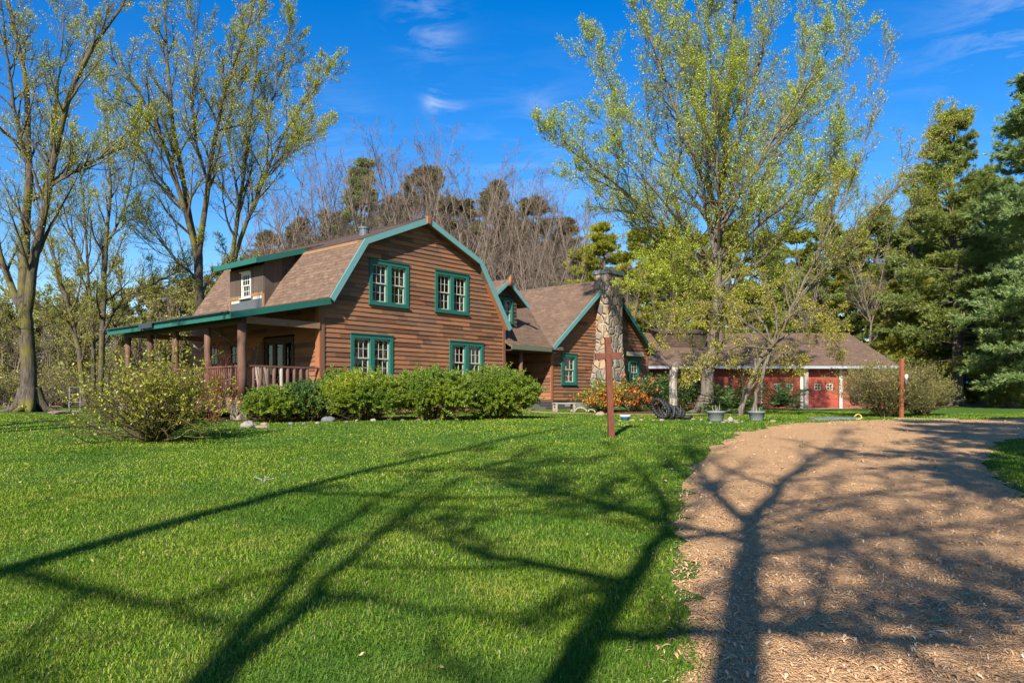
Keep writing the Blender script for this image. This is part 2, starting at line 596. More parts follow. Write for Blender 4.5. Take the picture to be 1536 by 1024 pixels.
mb = MB()
slab(mb, BL, PK, S0, S1); slab(mb, PK, BR, S0, S1)
mb.prism([(PK[0] - .12, PK[1] - .035), (PK[0], PK[1] + .03), (PK[0] + .12, PK[1] - .035), (PK[0], PK[1] - .05)], (0, S1 - S0, 0), lambda t, z: (t, S0, Zl(z)))
mb.build('roof', M['roof_dark'], house)
mb = MB()
slab(mb, (EL[0], EL[1]), (BL[0] + .03, BL[1] - .02), S0, S1); slab(mb, (BR[0] - .03, BR[1] - .02), ER, S0, S1)
mb.build('roof', M['roof'], house)
# soffit strip of bare tan wood just under the upper roof edge
mb = MB(); slab(mb, (BL[0] - .085, BL[1] - .16), (BL[0] + .01, BL[1] - .03), .0, 3.2, .03)
mb.build('roof_edge_board', M['ochre'], house)


def rake(mb, p, q, s, w=.21, th=.045, e0=0.0, e1=0.0):
    d = (Vector(q) - Vector(p)).normalized()
    p = Vector(p) - d * e0; q = Vector(q) + d * e1
    n = Vector((-d.y, d.x))
    if n.y < 0: n = -n
    poly = [p - n * .02, q - n * .02, q - n * w, p - n * w]
    mb.prism([(v.x, v.y) for v in poly], (0, -th, 0), lambda t, z: (t, s, Zl(z)))


def miter(pts, s, name, mat, w=.21, th=.045, parent=house):
    """one continuous mitred rake board following the profile"""
    mb = MB()
    ins = []
    for i, p in enumerate(pts):
        p = Vector(p)
        ds = []
        if i > 0: ds.append((p - Vector(pts[i - 1])).normalized())
        if i < len(pts) - 1: ds.append((Vector(pts[i + 1]) - p).normalized())
        ns = [Vector((-d.y, d.x)) for d in ds]
        m = sum(ns, Vector((0, 0))).normalized()
        k = 1 / max(.3, m.dot(ns[0]))
        ins.append((p - m * .02 * k, p - m * w * k))
    for (a, b), (c, d) in zip(ins[:-1], ins[1:]):
        mb.prism([tuple(a), tuple(c), tuple(d), tuple(b)], (0, -th, 0), lambda t, z: (t, s, Zl(z)))
    return mb.build(name, mat, parent)


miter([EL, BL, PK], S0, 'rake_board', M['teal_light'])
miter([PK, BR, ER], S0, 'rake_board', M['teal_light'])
mb = MB(); mb.box(PK[0] - .09, PK[0] + .09, S0 - .09, S0 + .05, Zl(PK[1] - .25), Zl(PK[1] + .02)); mb.build('ridge_block', M['orangewood'], house, bevel=.02)
# brown soffits behind the rakes
mb = MB()
for p, q in ((EL, BL), (BL, PK), (PK, BR), (BR, ER)):
    d = (Vector(q) - Vector(p)).normalized(); n = Vector((-d.y, d.x))
    slab(mb, tuple(Vector(p) - n * .115), tuple(Vector(q) - n * .115), S0 + .005, .02, .02)
mb.build('soffit', M['orangewood'], house)
# flue
mb = MB(); mb.lathe([(.17, 0), (.17, .26), (.20, .27), (.20, .34), (.02, .36)], 14, (2.9, 1.6, Zl(5.72))); mb.build('flue_pipe', M['steelbarrel'], house)

# ---- porch
PT = -2.65
mb = MB(); slab(mb, (-3.13, 2.43), (.14, 3.13), S0, 8.35, .09); mb.build('porch_roof', M['roof'], house)
mb = MB()
mb.box(-3.18, -3.13, S0 - .045, 3.9, Zl(2.23), Zl(2.425)); mb.box(-3.185, -3.13, 3.9, 8.4, Zl(2.225), Zl(2.42))
mb.build('porch_fascia', M['teal'], house)
miter([(-3.18, 2.43), (.12, 3.13)], S0, 'porch_fascia', M['teal'], w=.20)
mb = MB()   # gutter
mb.box(-3.27, -3.186, S0, 8.3, Zl(2.40), Zl(2.44)); mb.box(-3.27, -3.25, 4.55, 5.55, Zl(2.27), Zl(2.40))
mb.tube([(-3.22, 5.3, Zl(2.35)), (-3.22, 5.3, Zl(2.24)), (-2.8, 5.3, Zl(2.12)), (-2.8, 5.3, Zl(1.9))], .035, 8)
mb.build('gutter', paint('dark_gutter', (.03, .04, .045), .4), house)
mb = MB()
mb.box(PT - .08, PT + .08, -.1, 8.1, Zl(2.14), Zl(2.34))
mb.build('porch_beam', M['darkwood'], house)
mb = MB()
mb.box(PT + .081, -.08, -.09, .06, Zl(2.16), Zl(2.36)); mb.build('porch_beam', M['deckwood'], house); mb = MB(); mb.box(PT + .081, -.04, 7.86, 8.0, Zl(2.16), Zl(2.34))
mb.build('porch_beam', M['deckwood'], house)
mb = MB()
slab(mb, (-3.11, 2.33), (-.02, 2.99), .02, 8.3, .02)
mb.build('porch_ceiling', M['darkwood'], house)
for s in (0.0, 2.04, 4.2, 6.1, 7.92):
    r = .13 if s == 0 else .105
    mb = MB(); mb.tube([(PT, s, Zl(-.05)), (PT + .01, s, Zl(.7)), (PT - .008, s, Zl(1.5)), (PT, s, Zl(2.15))], [r * 1.04, r, r * .96, r], 14)
    mb.build('porch_post', M['redbrown'], house, smooth=True)
mb = MB(); mb.box(-2.85, -.03, -.16, 8.25, Zl(-.17), Zl(-.05)); mb.build('porch_floor', M['deckwood'], house)
mb = MB()
mb.box(-2.83, -.05, -.13, -.10, Zl(-.42), Zl(-.171)); mb.box(-2.83, -2.80, -.09, 8.2, Zl(-.42), Zl(-.171)); mb.build('porch_skirt', M['deckwood'], house)
for s in (.05, 4.2, 7.9):
    mb = MB(); mb.box(-2.9, -2.5, s - .2, s + .2, Zl(-.95), Zl(-.172)); mb.build('porch_pier', M['fieldstone'], house, bevel=.04)
# railing toward the camera: peeled log balusters
mb = MB(); mb.box(PT + .13, -.08, -.05, .05, Zl(.91), Zl(.965)); rail = mb.build('railing', M['redbrown'], house)
rb = random.Random(3)
for k in range(9):
    t = PT + .36 + k * .225
    r = rb.uniform(.045, .062)
    ln = rb.uniform(-.04, .04)
    mb = MB(); mb.tube([(t + ln, 0, Zl(-.04)), (t + ln * .5 + rb.uniform(-.02, .02), .0, Zl(.3)), (t + rb.uniform(-.015, .015), 0, Zl(.6)), (t, 0, Zl(.88)), (t, 0, Zl(.912))], [r * 1.15, r, r * .95, r * 1.02, r * .6], 10)
    mb.build('baluster', M['redbrown'] if k != 4 else M['greywood'], rail, smooth=True)
rail2s = []
for a, b in ((0.16, 1.9), (2.17, 4.07), (4.33, 5.97), (6.23, 7.8)):
    mb = MB(); mb.box(PT - .045, PT + .045, a, b, Zl(.90), Zl(.955)); rail2s.append(mb.build('railing', M['redbrown'], house))
bm_ = MB(); bm_.tube([(0, 0, .10), (0.004, 0, .5), (0, 0, .90)], .024, 7)
proto_b = None
for (a, b), rail2 in zip(((0.16, 1.9), (2.17, 4.07), (4.33, 5.97), (6.23, 7.8)), rail2s):
    n = int((b - a) / .125)
    for k in range(n):
        s = a + (k + .5) * (b - a) / n
        if proto_b is None:
            o = bm_.build('baluster', M['redbrown'], rail2, smooth=True); proto_b = o
        else:
            o = link('baluster', proto_b.data, None, rail2)
        o.location = (PT, s, Zl(0) + rb.uniform(-.003, .003))
# french door
mb = MB()
B = lambda m, *a: wallbox(m, po, pu, pn, *a)
B(mb, 1.45, 1.55, -.12, .06, -.05, 2.02); B(mb, 3.25, 3.35, -.12, .06, -.05, 2.02); B(mb, 1.55, 3.25, -.12, .058, 1.92, 2.02)
for x in (1.55, 2.02, 2.1, 2.62, 2.72, 3.15):
    B(mb, x, x + .09, -.08, .0, -.05, 1.92)
B(mb, 1.64, 3.15, -.078, -.002, -.05, .22); B(mb, 1.64, 3.15, -.078, -.002, 1.82, 1.92)
door = mb.build('french_door', M['darkwood'], house)
for a, b in ((1.64, 2.02), (2.19, 2.62), (2.81, 3.15)):
    mb = MB(); B(mb, a, b, -.05, -.04, .22, 1.82); mb.build('pane', M['glass'], door)
mb = MB(); B(mb, 2.665, 2.715, .0, .05, .85, 1.05); mb.build('handle', M['greymetal'], door)
for (a, b, c, d) in PWIN:
    window(house, po, pu, pn, a, b, c, d, units=1, cols=2, frame=M['darkwood'], sashm=M['darkwood'], curtains=False, ca=.07, rec=.4)

# ---- shed dormer with the white window, weathered boards
DA, DB = 3.55, 5.86
mb = MB()
wz0 = 3.18; wz1 = 4.62
DW = (4.42, 5.06, 3.55, 4.45)
do_ = (.12, 0)
for u0, u1 in ((DA, DW[0] - .06), (DW[1] + .06, DB)):
    mb = MB(); n = max(2, int((u1 - u0) / .16))
    for k in range(n):
        wallbox(mb, do_, pu, pn, u0 + (u1 - u0) * k / n, u0 + (u1 - u0) * (k + 1) / n - (.006 if k < n - 1 else 0), -.02, .02, 3.62, wz1)
    mb.build('dormer_wall', M['barn'], house)
flash = paint('grey_felt_flashing', (.085, .095, .105), .8, .25, 3)
mb = MB(); wallbox(mb, do_, pu, pn, DA, DB, -.07, .012, 3.14, 3.56); mb.build('dormer_flashing', flash, house)
mb = MB(); wallbox(mb, do_, pu, pn, DW[0] - .06, DW[1] + .06, -.07, .012, 4.45, wz1); mb.build('dormer_wall', M['barn'], house)
for u0, u1, a_, b_, out in ((DA + .06, DW[0] - .02, 3.57, 3.68, .028), (DW[1] + .02, DB - .06, 3.53, 3.65, .028), (DA - .03, DA + .05, 3.16, 3.62, .032), (DB - .05, DB + .02, 3.16, 3.62, .032)):
    mb = MB(); wallbox(mb, do_, pu, pn, u0, u1, -.02, out, a_, b_); mb.build('dormer_trim', M['ochre'], house)
for q in range(4):
    mb = MB(); wallbox(mb, do_, pu, pn, DA + .10 + q * .15, DA + .22 + q * .15, .0, .036, 3.45, 3.56); mb.build('sample_shingle', M['cream'], house)
    mb = MB(); wallbox(mb, do_, pu, pn, DW[1] + .12 + q * .14, DW[1] + .24 + q * .14, .0, .036, 3.40, 3.50); mb.build('sample_shingle', M['cream'], house)
window(house, (.12, 0), pu, pn, DW[0], DW[1], DW[2], DW[3], units=1, cols=3, frame=M['white'], sashm=M['white'], curtains=False, ca=.05, rec=.25)
for s_, nm in ((DA, 0), (DB, 1)):     # cheeks: vertical boards from the face back into the slope
    mb = MB(); k = 0; t = .14
    while t < 1.55:
        t2 = min(t + .17, 1.55)
        zl = lambda t: max(3.16, lin((EL[1], EL[0]), (BL[1], BL[0]), t) if False else EL[1] + (BL[1] - EL[1]) * (t - EL[0]) / (BL[0] - EL[0]) - .12)
        ztop = lambda t: 4.66 + (t + .3) * .285
        a = s_ - .02; b = s_ + .02
        mb.hexa([(t, a, Zl(zl(t))), (t2 - .006, a, Zl(zl(t2))), (t2 - .006, b, Zl(zl(t2))), (t, b, Zl(zl(t))),
                 (t, a, Zl(ztop(t))), (t2 - .006, a, Zl(ztop(t2))), (t2 - .006, b, Zl(ztop(t2))), (t, b, Zl(ztop(t)))])
        t = t2
    mb.build('dormer_wall', M['barn'], house)
DR0, DR1 = (-.34, 4.76), (2.35, 5.60)
mb = MB(); slab(mb, DR0, DR1, 3.22, 6.10, .09); mb.build('dormer_roof', M['roof_dark'], house)
mb = MB(); mb.box(-.39, -.34, 3.17, 6.14, Zl(4.57), Zl(4.75)); mb.build('dormer_fascia', M['teal'], house)
miter([(-.39, 4.75), (1.55, 5.36)], 3.22, 'dormer_fascia', M['teal'], w=.19)
miter([(-.39, 4.75), (1.55, 5.36)], 6.145, 'dormer_fascia', M['teal'], w=.19)

# ---- connector with recessed entry
mb = MB()
sl = lambda s: 2.13 + (s + .35) * .60
def cs(mb, t0, t1, s0, s1, th=.11):
    mb.hexa([(t0, s0, Zl(sl(s0) - th)), (t1, s0, Zl(sl(s0) - th)), (t1, s1, Zl(sl(s1) - th)), (t0, s1, Zl(sl(s1) - th)),
             (t0, s0, Zl(sl(s0))), (t1, s0, Zl(sl(s0))), (t1, s1, Zl(sl(s1))), (t0, s1, Zl(sl(s1)))])
cs(mb, W1 + .02, 11.9, -.35, .34)
cs(mb, 7.0, 14.5, .34, 3.8)
zr = sl(3.8)
mb.hexa([(7.0, 3.8, Zl(zr - .11)), (14.5, 3.8, Zl(zr - .11)), (14.5, 8, Zl(2.1)), (7.0, 8, Zl(2.1)),
         (7.0, 3.8, Zl(zr)), (14.5, 3.8, Zl(zr)), (14.5, 8, Zl(2.2)), (7.0, 8, Zl(2.2))])
mb.build('entry_roof', M['roof'], house)
mb = MB(); mb.box(W1 + .06, 11.05, -.40, -.351, Zl(1.93), Zl(2.11)); mb.build('entry_fascia', paint('grey_green_fascia', (.13, .14, .09), .6), house)
mb = MB(); mb.box(W1 + .1, 11.4, -.35, 2.3, Zl(1.88), Zl(1.93)); mb.build('entry_ceiling', M['darkwood'], house)
mb = MB(); siding(mb, (W1, 2.3), (1, 0), (0, -1), lambda z: (0, 3.0), -.05, 1.9, [(.5, 1.5, -.1, 1.95)]); mb.build('entry_wall', M['siding'], house)
mb = MB(); wallbox(mb, (W1, 2.3), (1, 0), (0, -1), .5, 1.5, -.05, .0, -.05, 1.95)
ed = mb.build('entry_door', M['darkwood'], house)
mb = MB(); wallbox(mb, (W1, 2.3), (1, 0), (0, -1), .7, 1.3, .0, .02, 1.0, 1.75); mb.build('pane', M['glass'], ed)
mb = MB(); wallbox(mb, (W1, 2.3), (1, 0), (0, -1), 1.36, 1.42, .0, .06, .85, 1.0); mb.build('handle', M['greymetal'], ed)
mb = MB(); siding(mb, (11.46, 0), (0, 1), (-1, 0), lambda z: (0, 2.3), -.05, 2.05); mb.build('entry_wall', M['siding'], house)
mb = MB(); mb.box(W1 + .05, 11.42, -.15, 2.28, Zl(-.17), Zl(-.05)); mb.build('entry_floor', M['deckwood'], house)
mb = MB(); mb.tube([(9.52, -.02, Zl(-.05)), (9.5, -.02, Zl(1.0)), (9.52, -.02, Zl(1.93))], [.09, .085, .09], 10); mb.build('entry_post', M['redbrown'], house, smooth=True)
mb = MB()
mb.box(9.7, 11.3, -.50, -.16, Zl(-.45), Zl(-.14)); mb.box(9.7, 11.35, -.85, -.501, Zl(-.45), Zl(-.24)); mb.box(9.65, 11.4, -1.2, -.851, Zl(-.5), Zl(-.34))
mb.build('entry_step', paint('dark_grey_step', (.075, .07, .065), .85, .25), house, bevel=.015)
# gabled dormer over the entry
gt, gs = 9.53, 1.0
gz = lambda t: 4.90 - abs(t - gt) * .76
mb = MB()
siding(mb, (gt, gs), (1, 0), (0, -1), lambda z: None if z > 4.68 else (-min(.86, (4.76 - z) / .76), min(.86, (4.76 - z) / .76)), 2.7, 4.7, [(-.58, .60, 3.13, 4.15)])
mb.build('gable_dormer_wall', M['barn'], house)
mb = MB(); siding(mb, (gt - .86, gs), (0, 1), (-1, 0), lambda z: (0, 2.6), 2.7, 4.1); siding(mb, (gt + .86, gs + 2.6), (0, -1), (1, 0), lambda z: (0, 2.6), 2.7, 4.1)
mb.build('gable_dormer_wall', M['barn'], house)
window(house, (gt, gs), (1, 0), (0, -1), -.58, .60, 3.13, 4.15, units=2, cols=2, ca=.08)
mb = MB()
slab(mb, (gt - 1.31, gz(gt - 1.31)), (gt, 4.90), gs - .35, gs + 3.4, .09); slab(mb, (gt, 4.90), (gt + 1.31, gz(gt + 1.31)), gs - .35, gs + 3.4, .09)
mb.build('gable_dormer_roof', M['roof'], house)
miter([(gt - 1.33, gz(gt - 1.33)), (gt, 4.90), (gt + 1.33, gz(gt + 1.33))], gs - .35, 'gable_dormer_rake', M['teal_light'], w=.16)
mb = MB(); mb.tube([(gt, gs - .42, Zl(4.62)), (gt - .01, gs - .42, Zl(4.84)), (gt + .02, gs - .42, Zl(5.0)), (gt + .05, gs - .42, Zl(5.06))], [.09, .085, .05, .02], 8); mb.build('ridge_finial', M['orangewood'], house, smooth=True)

# ---- right gabled wing
AX, AZ, HW = 15.30, 5.45, 4.12
wz = lambda t: AZ - abs(t - AX) * .79
WL, WR = 11.46, 19.14


def wing(z):
    zz = z + .14
    if zz >= AZ: return None
    h = (AZ - zz) / .79
    return (max(WL, AX - h), min(WR, AX + h))


WW = [(12.15, 13.24, .60, 1.93), (17.40, 18.36, .60, 1.93)]
mb = MB(); siding(mb, fo, fu, fn, wing, -.08, 5.2, WW); mb.build('wing_wall', M['siding'], house)
for a, b, c, d in WW:
    window(house, fo, fu, fn, a, b, c, d, units=1, cols=3, ca=.13)
mb = MB(); siding(mb, (WL, 2.3), (0, 1), (-1, 0), lambda z: (0, 5.7), -.08, 2.4); siding(mb, (WR, 8), (0, -1), (1, 0), lambda z: (0, 8), -.08, 2.4)
siding(mb, (0, 8.0), (1, 0), (0, 1), wing, -.08, 5.2); mb.build('wing_wall', M['siding'], house)
mb = MB(); mb.box(11.5, 19.1, .1, 7.9, Zl(-.2), Zl(-.08)); mb.box(11.6, 19.0, .15, 7.8, Zl(2.35), Zl(2.45)); mb.box(11.6, 19.0, 3.5, 3.6, Zl(-.08), Zl(2.35)); mb.build('inner_floor', M['interior'], house)
mb = MB(); mb.box(11.5, 19.1, .03, 7.95, Zl(-1.2), Zl(-.09)); mb.box(.04, 8.46, .03, 8.55, Zl(-1.2), Zl(-.21)); mb.build('foundation', M['concrete'], house)
mb = MB()
slab(mb, (AX - HW, wz(AX - HW)), (AX, AZ), -.32, 8.2); slab(mb, (AX, AZ), (AX + HW, wz(AX + HW)), -.32, 8.2)
mb.build('wing_roof', M['roof'], house)
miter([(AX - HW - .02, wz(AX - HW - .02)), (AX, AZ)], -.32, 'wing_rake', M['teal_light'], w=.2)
miter([(AX, AZ), (AX + HW + .02, wz(AX + HW + .02))], -.32, 'wing_rake', M['teal'], w=.2)
for a_, b_ in ((WL - .02, WL + .12), (WR - .1, WR + .03)):
    mb = MB(); mb.box(a_, b_, -.05, .03, Zl(-.1), Zl(2.1)); mb.build('corner_board', M['orangewood'], house)
# weathered header board over the wing's right window
mb = MB(); mb.box(16.9, 18.5, -.22, -.05, Zl(2.02), Zl(2.22)); mb.build('window_header', M['greywood'], house, bevel=.015)

# ---- chimney
mb = MB()
mb.box(14.70, 15.88, -.70, .08, Zl(1.9), Zl(5.62))
mb.hexa([(14.32, -.80, Zl(.9)), (15.97, -.80, Zl(.9)), (15.97, .02, Zl(.9)), (14.32, .02, Zl(.9)),
         (14.67, -.73, Zl(2.35)), (15.91, -.73, Zl(2.35)), (15.91, .02, Zl(2.35)), (14.67, .02, Zl(2.35))])
mb.box(14.28, 16.0, -.84, .02, Zl(-.8), Zl(.9))
ch = mb.build('chimney', M['fieldstone'], house, bevel=.03)
mb = MB(); mb.box(14.64, 15.94, -.76, .14, Zl(5.621), Zl(5.82)); mb.build('chimney_cap', paint('grey_chimney_cap', (.20, .22, .22), .8, .2, 4), ch, bevel=.02)
# ------------------------------------------------------------------ the red garage behind
GY = 46.0
gb = 1.05
garage = thing('garage', (8.3, GY, gb), 'long low red garage with brown roof and white trimmed doors', 'garage')
EZ = EYE - gb      # eye height above the garage's ground


def zg(z): return z + EZ


def gsid(outline_u0, outline_u1, z0, z1, ops, mat, name):
    mb = MB()
    n = int((z1 - z0) / .2)
    for i in range(n):
        zb = z0 + (z1 - z0) * i / n; zt = z0 + (z1 - z0) * (i + 1) / n; zm = (zb + zt) / 2
        spans = [(outline_u0, outline_u1)]
        for (u0, u1, w0, w1) in ops:
            if w0 < zm < w1:
                new = []
                for s in spans:
                    if u1 <= s[0] or u0 >= s[1]: new.append(s); continue
                    if u0 > s[0]: new.append((s[0], u0))
                    if u1 < s[1]: new.append((u1, s[1]))
                spans = new
        for s in spans:
            x = s[0]
            while x < s[1] - .01:
                x2 = min(s[1], x + rng_b.uniform(1.2, 3.5))
                i0 = len(mb.v)
                mb.v.extend([(x, -.035, zb), (x2, -.035, zb), (x2, -.006, zt), (x, -.006, zt), (x, .01, zb), (x2, .01, zb)])
                mb.f.append([i0, i0 + 1, i0 + 2, i0 + 3]); mb.f.append([i0 + 4, i0 + 5, i0 + 1, i0])
                x = x2
    return mb.build(name, mat, garage)


gx = lambda px: (px - 768) / F * GY - 8.3
D1 = (gx(1205), gx(1258), 0, 2.22)
D2 = (gx(1143), gx(1199), 0, 2.22)
GW = 14.3
gsid(0, gx(1262), 0, 2.75, [D1, D2], M['red_wall'], 'front_wall')
gsid(gx(1262), GW, 0, 2.75, [], M['siding_red'], 'front_wall')
mb = MB(); mb.box(GW - .1, GW, .02, 12, 0, 2.7); mb.box(0, .1, .02, 12, 0, 2.7); mb.box(0, GW, 11.9, 12, 0, 2.7)
mb.face([(GW, 0, 2.7), (GW, 12, 2.7), (GW, 6.3, 5.0)]); mb.face([(0, 12, 2.7), (0, 0, 2.7), (0, 6.3, 5.0)])
mb.build('side_wall', M['siding_red'], garage)
for (u0, u1, z0, z1), nwin in ((D1, 2), (D2, 2)):
    mb = MB()
    for k in range(4):
        a, b = z0 + (z1 - z0) * k / 4 + .006, z0 + (z1 - z0) * (k + 1) / 4 - .006
        mb.box(u0, u1, .02, .06, a, b)
    d = mb.build('garage_door', M['door_red'], garage)
    w = u1 - u0
    for f in (.40, .74):
        cx = u0 + w * f
        mb = MB(); z = 1.28; hw = .19; hh = .19
        mb.box(cx - hw, cx + hw, .0, .019, z + hh - .045, z + hh); mb.box(cx - hw, cx + hw, .0, .019, z - hh, z - hh + .045)
        mb.box(cx - hw, cx - hw + .045, .0, .019, z - hh + .045, z + hh - .045); mb.box(cx + hw - .045, cx + hw, .0, .019, z - hh + .045, z + hh - .045)
        mb.box(cx - .02, cx + .02, .001, .018, z - hh + .045, z + hh - .045)
        mb.box(cx - hw + .045, cx - .02, .002, .018, z - .02, z + .02); mb.box(cx + .02, cx + hw - .045, .002, .018, z - .02, z + .02)
        mb.build('window_grid', M['cream'], d)
        mb = MB(); mb.box(cx - hw + .01, cx + hw - .01, .0185, .0195, z - hh + .01, z + hh - .01); mb.build('pane', paint('dark_glass', (.012, .015, .018), .08, .1), d)
    mb = MB(); mb.box(u0 + w * .48, u0 + w * .55, -.03, .019, .52, .56); mb.build('handle', M['greymetal'], d)
for x, w_ in ((gx(1199.5), .17), (gx(1258.5), .17), (gx(1141), .07)):
    mb = MB(); mb.box(x, x + w_, -.09, .02, 0, 2.45); mb.build('door_trim', M['white'], garage)
mb = MB(); mb.box(gx(1203.7), gx(1209), -.38, -.10, 0, 2.5); mb.build('door_post', M['greywood'], garage)
# roof
e0, zr0 = -.62, zg(1.92); rg, zrr = 6.4, zg(4.45)
mb = MB()
for (y0, z0, y1, z1) in ((e0, zr0, rg, zrr), (rg, zrr, 12.8, zr0)):
    mb.hexa([(-.4, y0, z0 - .1), (GW + .35, y0, z0 - .1), (GW + .35, y1, z1 - .1), (-.4, y1, z1 - .1),
             (-.4, y0, z0), (GW + .35, y0, z0), (GW + .35, y1, z1), (-.4, y1, z1)])
mb.build('roof', M['roof'], garage)
mb = MB(); mb.box(-.42, GW + .37, e0 - .09, e0 - .001, zr0 - .17, zr0 - .02); mb.build('gutter', paint('pale_grey_gutter', (.30, .33, .35), .4), garage)
mb = MB(); mb.box(-.3, GW + .25, e0 + .05, -.04, zr0 - .16, zr0 - .115); mb.build('eave_soffit', M['darkwood'], garage)
# lean-to on the far right end
mb = MB(); mb.hexa([(GW + .36, 1.4, zg(1.84)), (GW + 1.5, 1.4, zg(1.80)), (GW + 1.5, 6, zg(1.85)), (GW + .36, 6, zg(1.9)),
                    (GW + .36, 1.4, zg(1.98)), (GW + 1.5, 1.4, zg(1.92)), (GW + 1.5, 6, zg(1.95)), (GW + .36, 6, zg(2.02))])
lt = mb.build('lean_to_roof', paint('grey_lean_to_edge', (.28, .30, .31), .6), garage)
mb = MB(); mb.box(GW + 1.35, GW + 1.45, 1.5, 1.6, 0, zg(1.80)); mb.box(GW + 1.35, GW + 1.45, 5.8, 5.9, 0, zg(1.80)); mb.build('lean_to_post', M['darkwood'], garage)
# low roof dormer with dark opening, left end
mb = MB()
mb.hexa([(1.2, 3.0, zg(3.2)), (4.0, 3.0, zg(3.2)), (4.0, 6.4, zg(4.3)), (1.2, 6.4, zg(4.3)), (1.0, 2.7, zg(4.2)), (4.2, 2.7, zg(4.2)), (4.2, 6.6, zg(4.75)), (1.0, 6.6, zg(4.75))])
dm = mb.build('roof_dormer', M['roof_dark'], garage)
mb = MB(); mb.box(1.0, 4.2, 2.64, 2.695, zg(4.1), zg(4.19)); mb.build('dormer_fascia', M['darkwood'], dm)
# ------------------------------------------------------------------ ground, drive, paths
def inpoly(x, y, poly):
    x = np.asarray(x); y = np.asarray(y)
    c = np.zeros(x.shape, bool)
    n = len(poly)
    for i in range(n):
        x0, y0 = poly[i]; x1, y1 = poly[(i + 1) % n]
        k = ((y0 > y) != (y1 > y)) & (x < (x1 - x0) * (y - y0) / ((y1 - y0) or 1e-9) + x0)
        c ^= k
    return c


def smoothpoly(P, n=8):
    out = []
    for i in range(len(P) - 1):
        p0 = P[max(i - 1, 0)]; p1 = P[i]; p2 = P[i + 1]; p3 = P[min(i + 2, len(P) - 1)]
        for k in range(n):
            t = k / n
            out.append(tuple(.5 * (2 * b + (c - a) * t + (2 * a - 5 * b + 4 * c - d) * t * t + (3 * b - a - 3 * c + d) * t ** 3) for a, b, c, d in zip(p0, p1, p2, p3)))
    out.append(tuple(P[-1]))
    return out


rg = random.Random(11)
LEFT = smoothpoly([(-.9, -12), (-.2, -2), (.35, 2), (.80, 3.95), (1.18, 5.26), (1.58, 7.28), (2.10, 9.5), (3.4, 13.4), (5.15, 17.3), (7.3, 20.0), (9.95, 21.6), (12.5, 22.2), (16.5, 22.9), (26, 23.5), (40, 23)], 10)
RIGHT = smoothpoly([(40, 18.2), (26, 18.0), (16, 17.2), (11.2, 16.3), (9.2, 14.6), (8.0, 12.9), (7.05, 11.3), (6.2, 9.3), (5.4, 6.5), (4.7, 3.0), (4.2, -2), (3.8, -12)], 10)


def jitter(P, amp):
    out = []
    for i, (x, y) in enumerate(P):
        out.append((x + rg.gauss(0, amp), y + rg.gauss(0, amp)))
    return out


DRIVE = jitter(LEFT, .085) + jitter(RIGHT, .085)


def sheet(name, poly, lift, mat, step=.5, kind='structure'):
    """a draped sheet cut to a polygon: grid cells inside + border fan through triangulation"""
    import bmesh
    bm = bmesh.new()
    vs = [bm.verts.new((x, y, 0)) for x, y in poly]
    f = bm.faces.new(vs)
    bmesh.ops.triangulate(bm, faces=[f])
    xs = [p[0] for p in poly]; ys = [p[1] for p in poly]
    for k in range(int(min(xs) / step), int(max(xs) / step) + 1):
        bmesh.ops.bisect_plane(bm, geom=bm.verts[:] + bm.edges[:] + bm.faces[:], plane_co=(k * step, 0, 0), plane_no=(1, 0, 0))
    for k in range(int(min(ys) / step), int(max(ys) / step) + 1):
        bmesh.ops.bisect_plane(bm, geom=bm.verts[:] + bm.edges[:] + bm.faces[:], plane_co=(0, k * step, 0), plane_no=(0, 1, 0))
    co = np.array([v.co[:] for v in bm.verts])
    z = G(co[:, 0], co[:, 1]) + lift
    for v, zz in zip(bm.verts, z): v.co.z = zz
    me = bpy.data.meshes.new(name)
    for fc in bm.faces:
        if fc.normal.z < 0: fc.normal_flip()
    bm.to_mesh(me); bm.free()
    me.polygons.foreach_set('use_smooth', np.ones(len(me.polygons), bool))
    o = link(name, me, mat)
    o['kind'] = kind
    return o


# lawn sheet: fine near, coarse far
def axis(lims):
    out = []
    for a, b, st in lims: out += list(np.arange(a, b, st))
    out.append(lims[-1][1])
    return np.array(out)


ax = axis([(-400, -80, 20), (-80, -30, 5), (-30, 30, .5), (30, 80, 5), (80, 400, 20)])
ay = axis([(-300, -40, 20), (-40, 0, 2), (0, 50, .5), (50, 100, 5), (100, 700, 40)])
XX, YY = np.meshgrid(ax, ay)
ZZ = G(XX, YY)
V = np.stack([XX, YY, ZZ], -1).reshape(-1, 3)
nx = len(ax); ny = len(ay)
I = np.arange(nx * ny).reshape(ny, nx)
Q = np.stack([I[:-1, :-1], I[:-1, 1:], I[1:, 1:], I[1:, :-1]], -1).reshape(-1, 4)


def lawnmat():
    t = NT('mown_lawn_ground')
    v = t.coord('Object')
    n1 = t.noise(v, .35, 4); n2 = t.noise(v, 3.0, 5, .6); n3 = t.noise(v, 38, 3, .6)
    col = t.ramp(n1, [(.3, (.06, .12, .013)), (.7, (.10, .175, .018))])
    col = t.mix(t.math('MULTIPLY', n2, .5), col, (.095, .17, .028))
    col = t.mix(t.math('MULTIPLY', n3, .7), col, (.022, .055, .010))
    # leaf litter under the far trees
    s = t.n('ShaderNodeSeparateXYZ'); t.l(v, s.inputs[0])
    far = t.math('ADD', t.math('MULTIPLY', s.outputs['Y'], .1), t.math('MULTIPLY', n1, 1.2))
    f = t.ramp(t.math('SUBTRACT', far, 5.6), [(.30, (0, 0, 0)), (.55, (1, 1, 1))])
    lit = t.ramp(n2, [(.35, (.20, .11, .055)), (.65, (.30, .18, .09))])
    col = t.mix(f, col, lit)
    return t.surf(col, .95, t.bump(t.math('ADD', n3, n2), .8, .03), spec=.1)


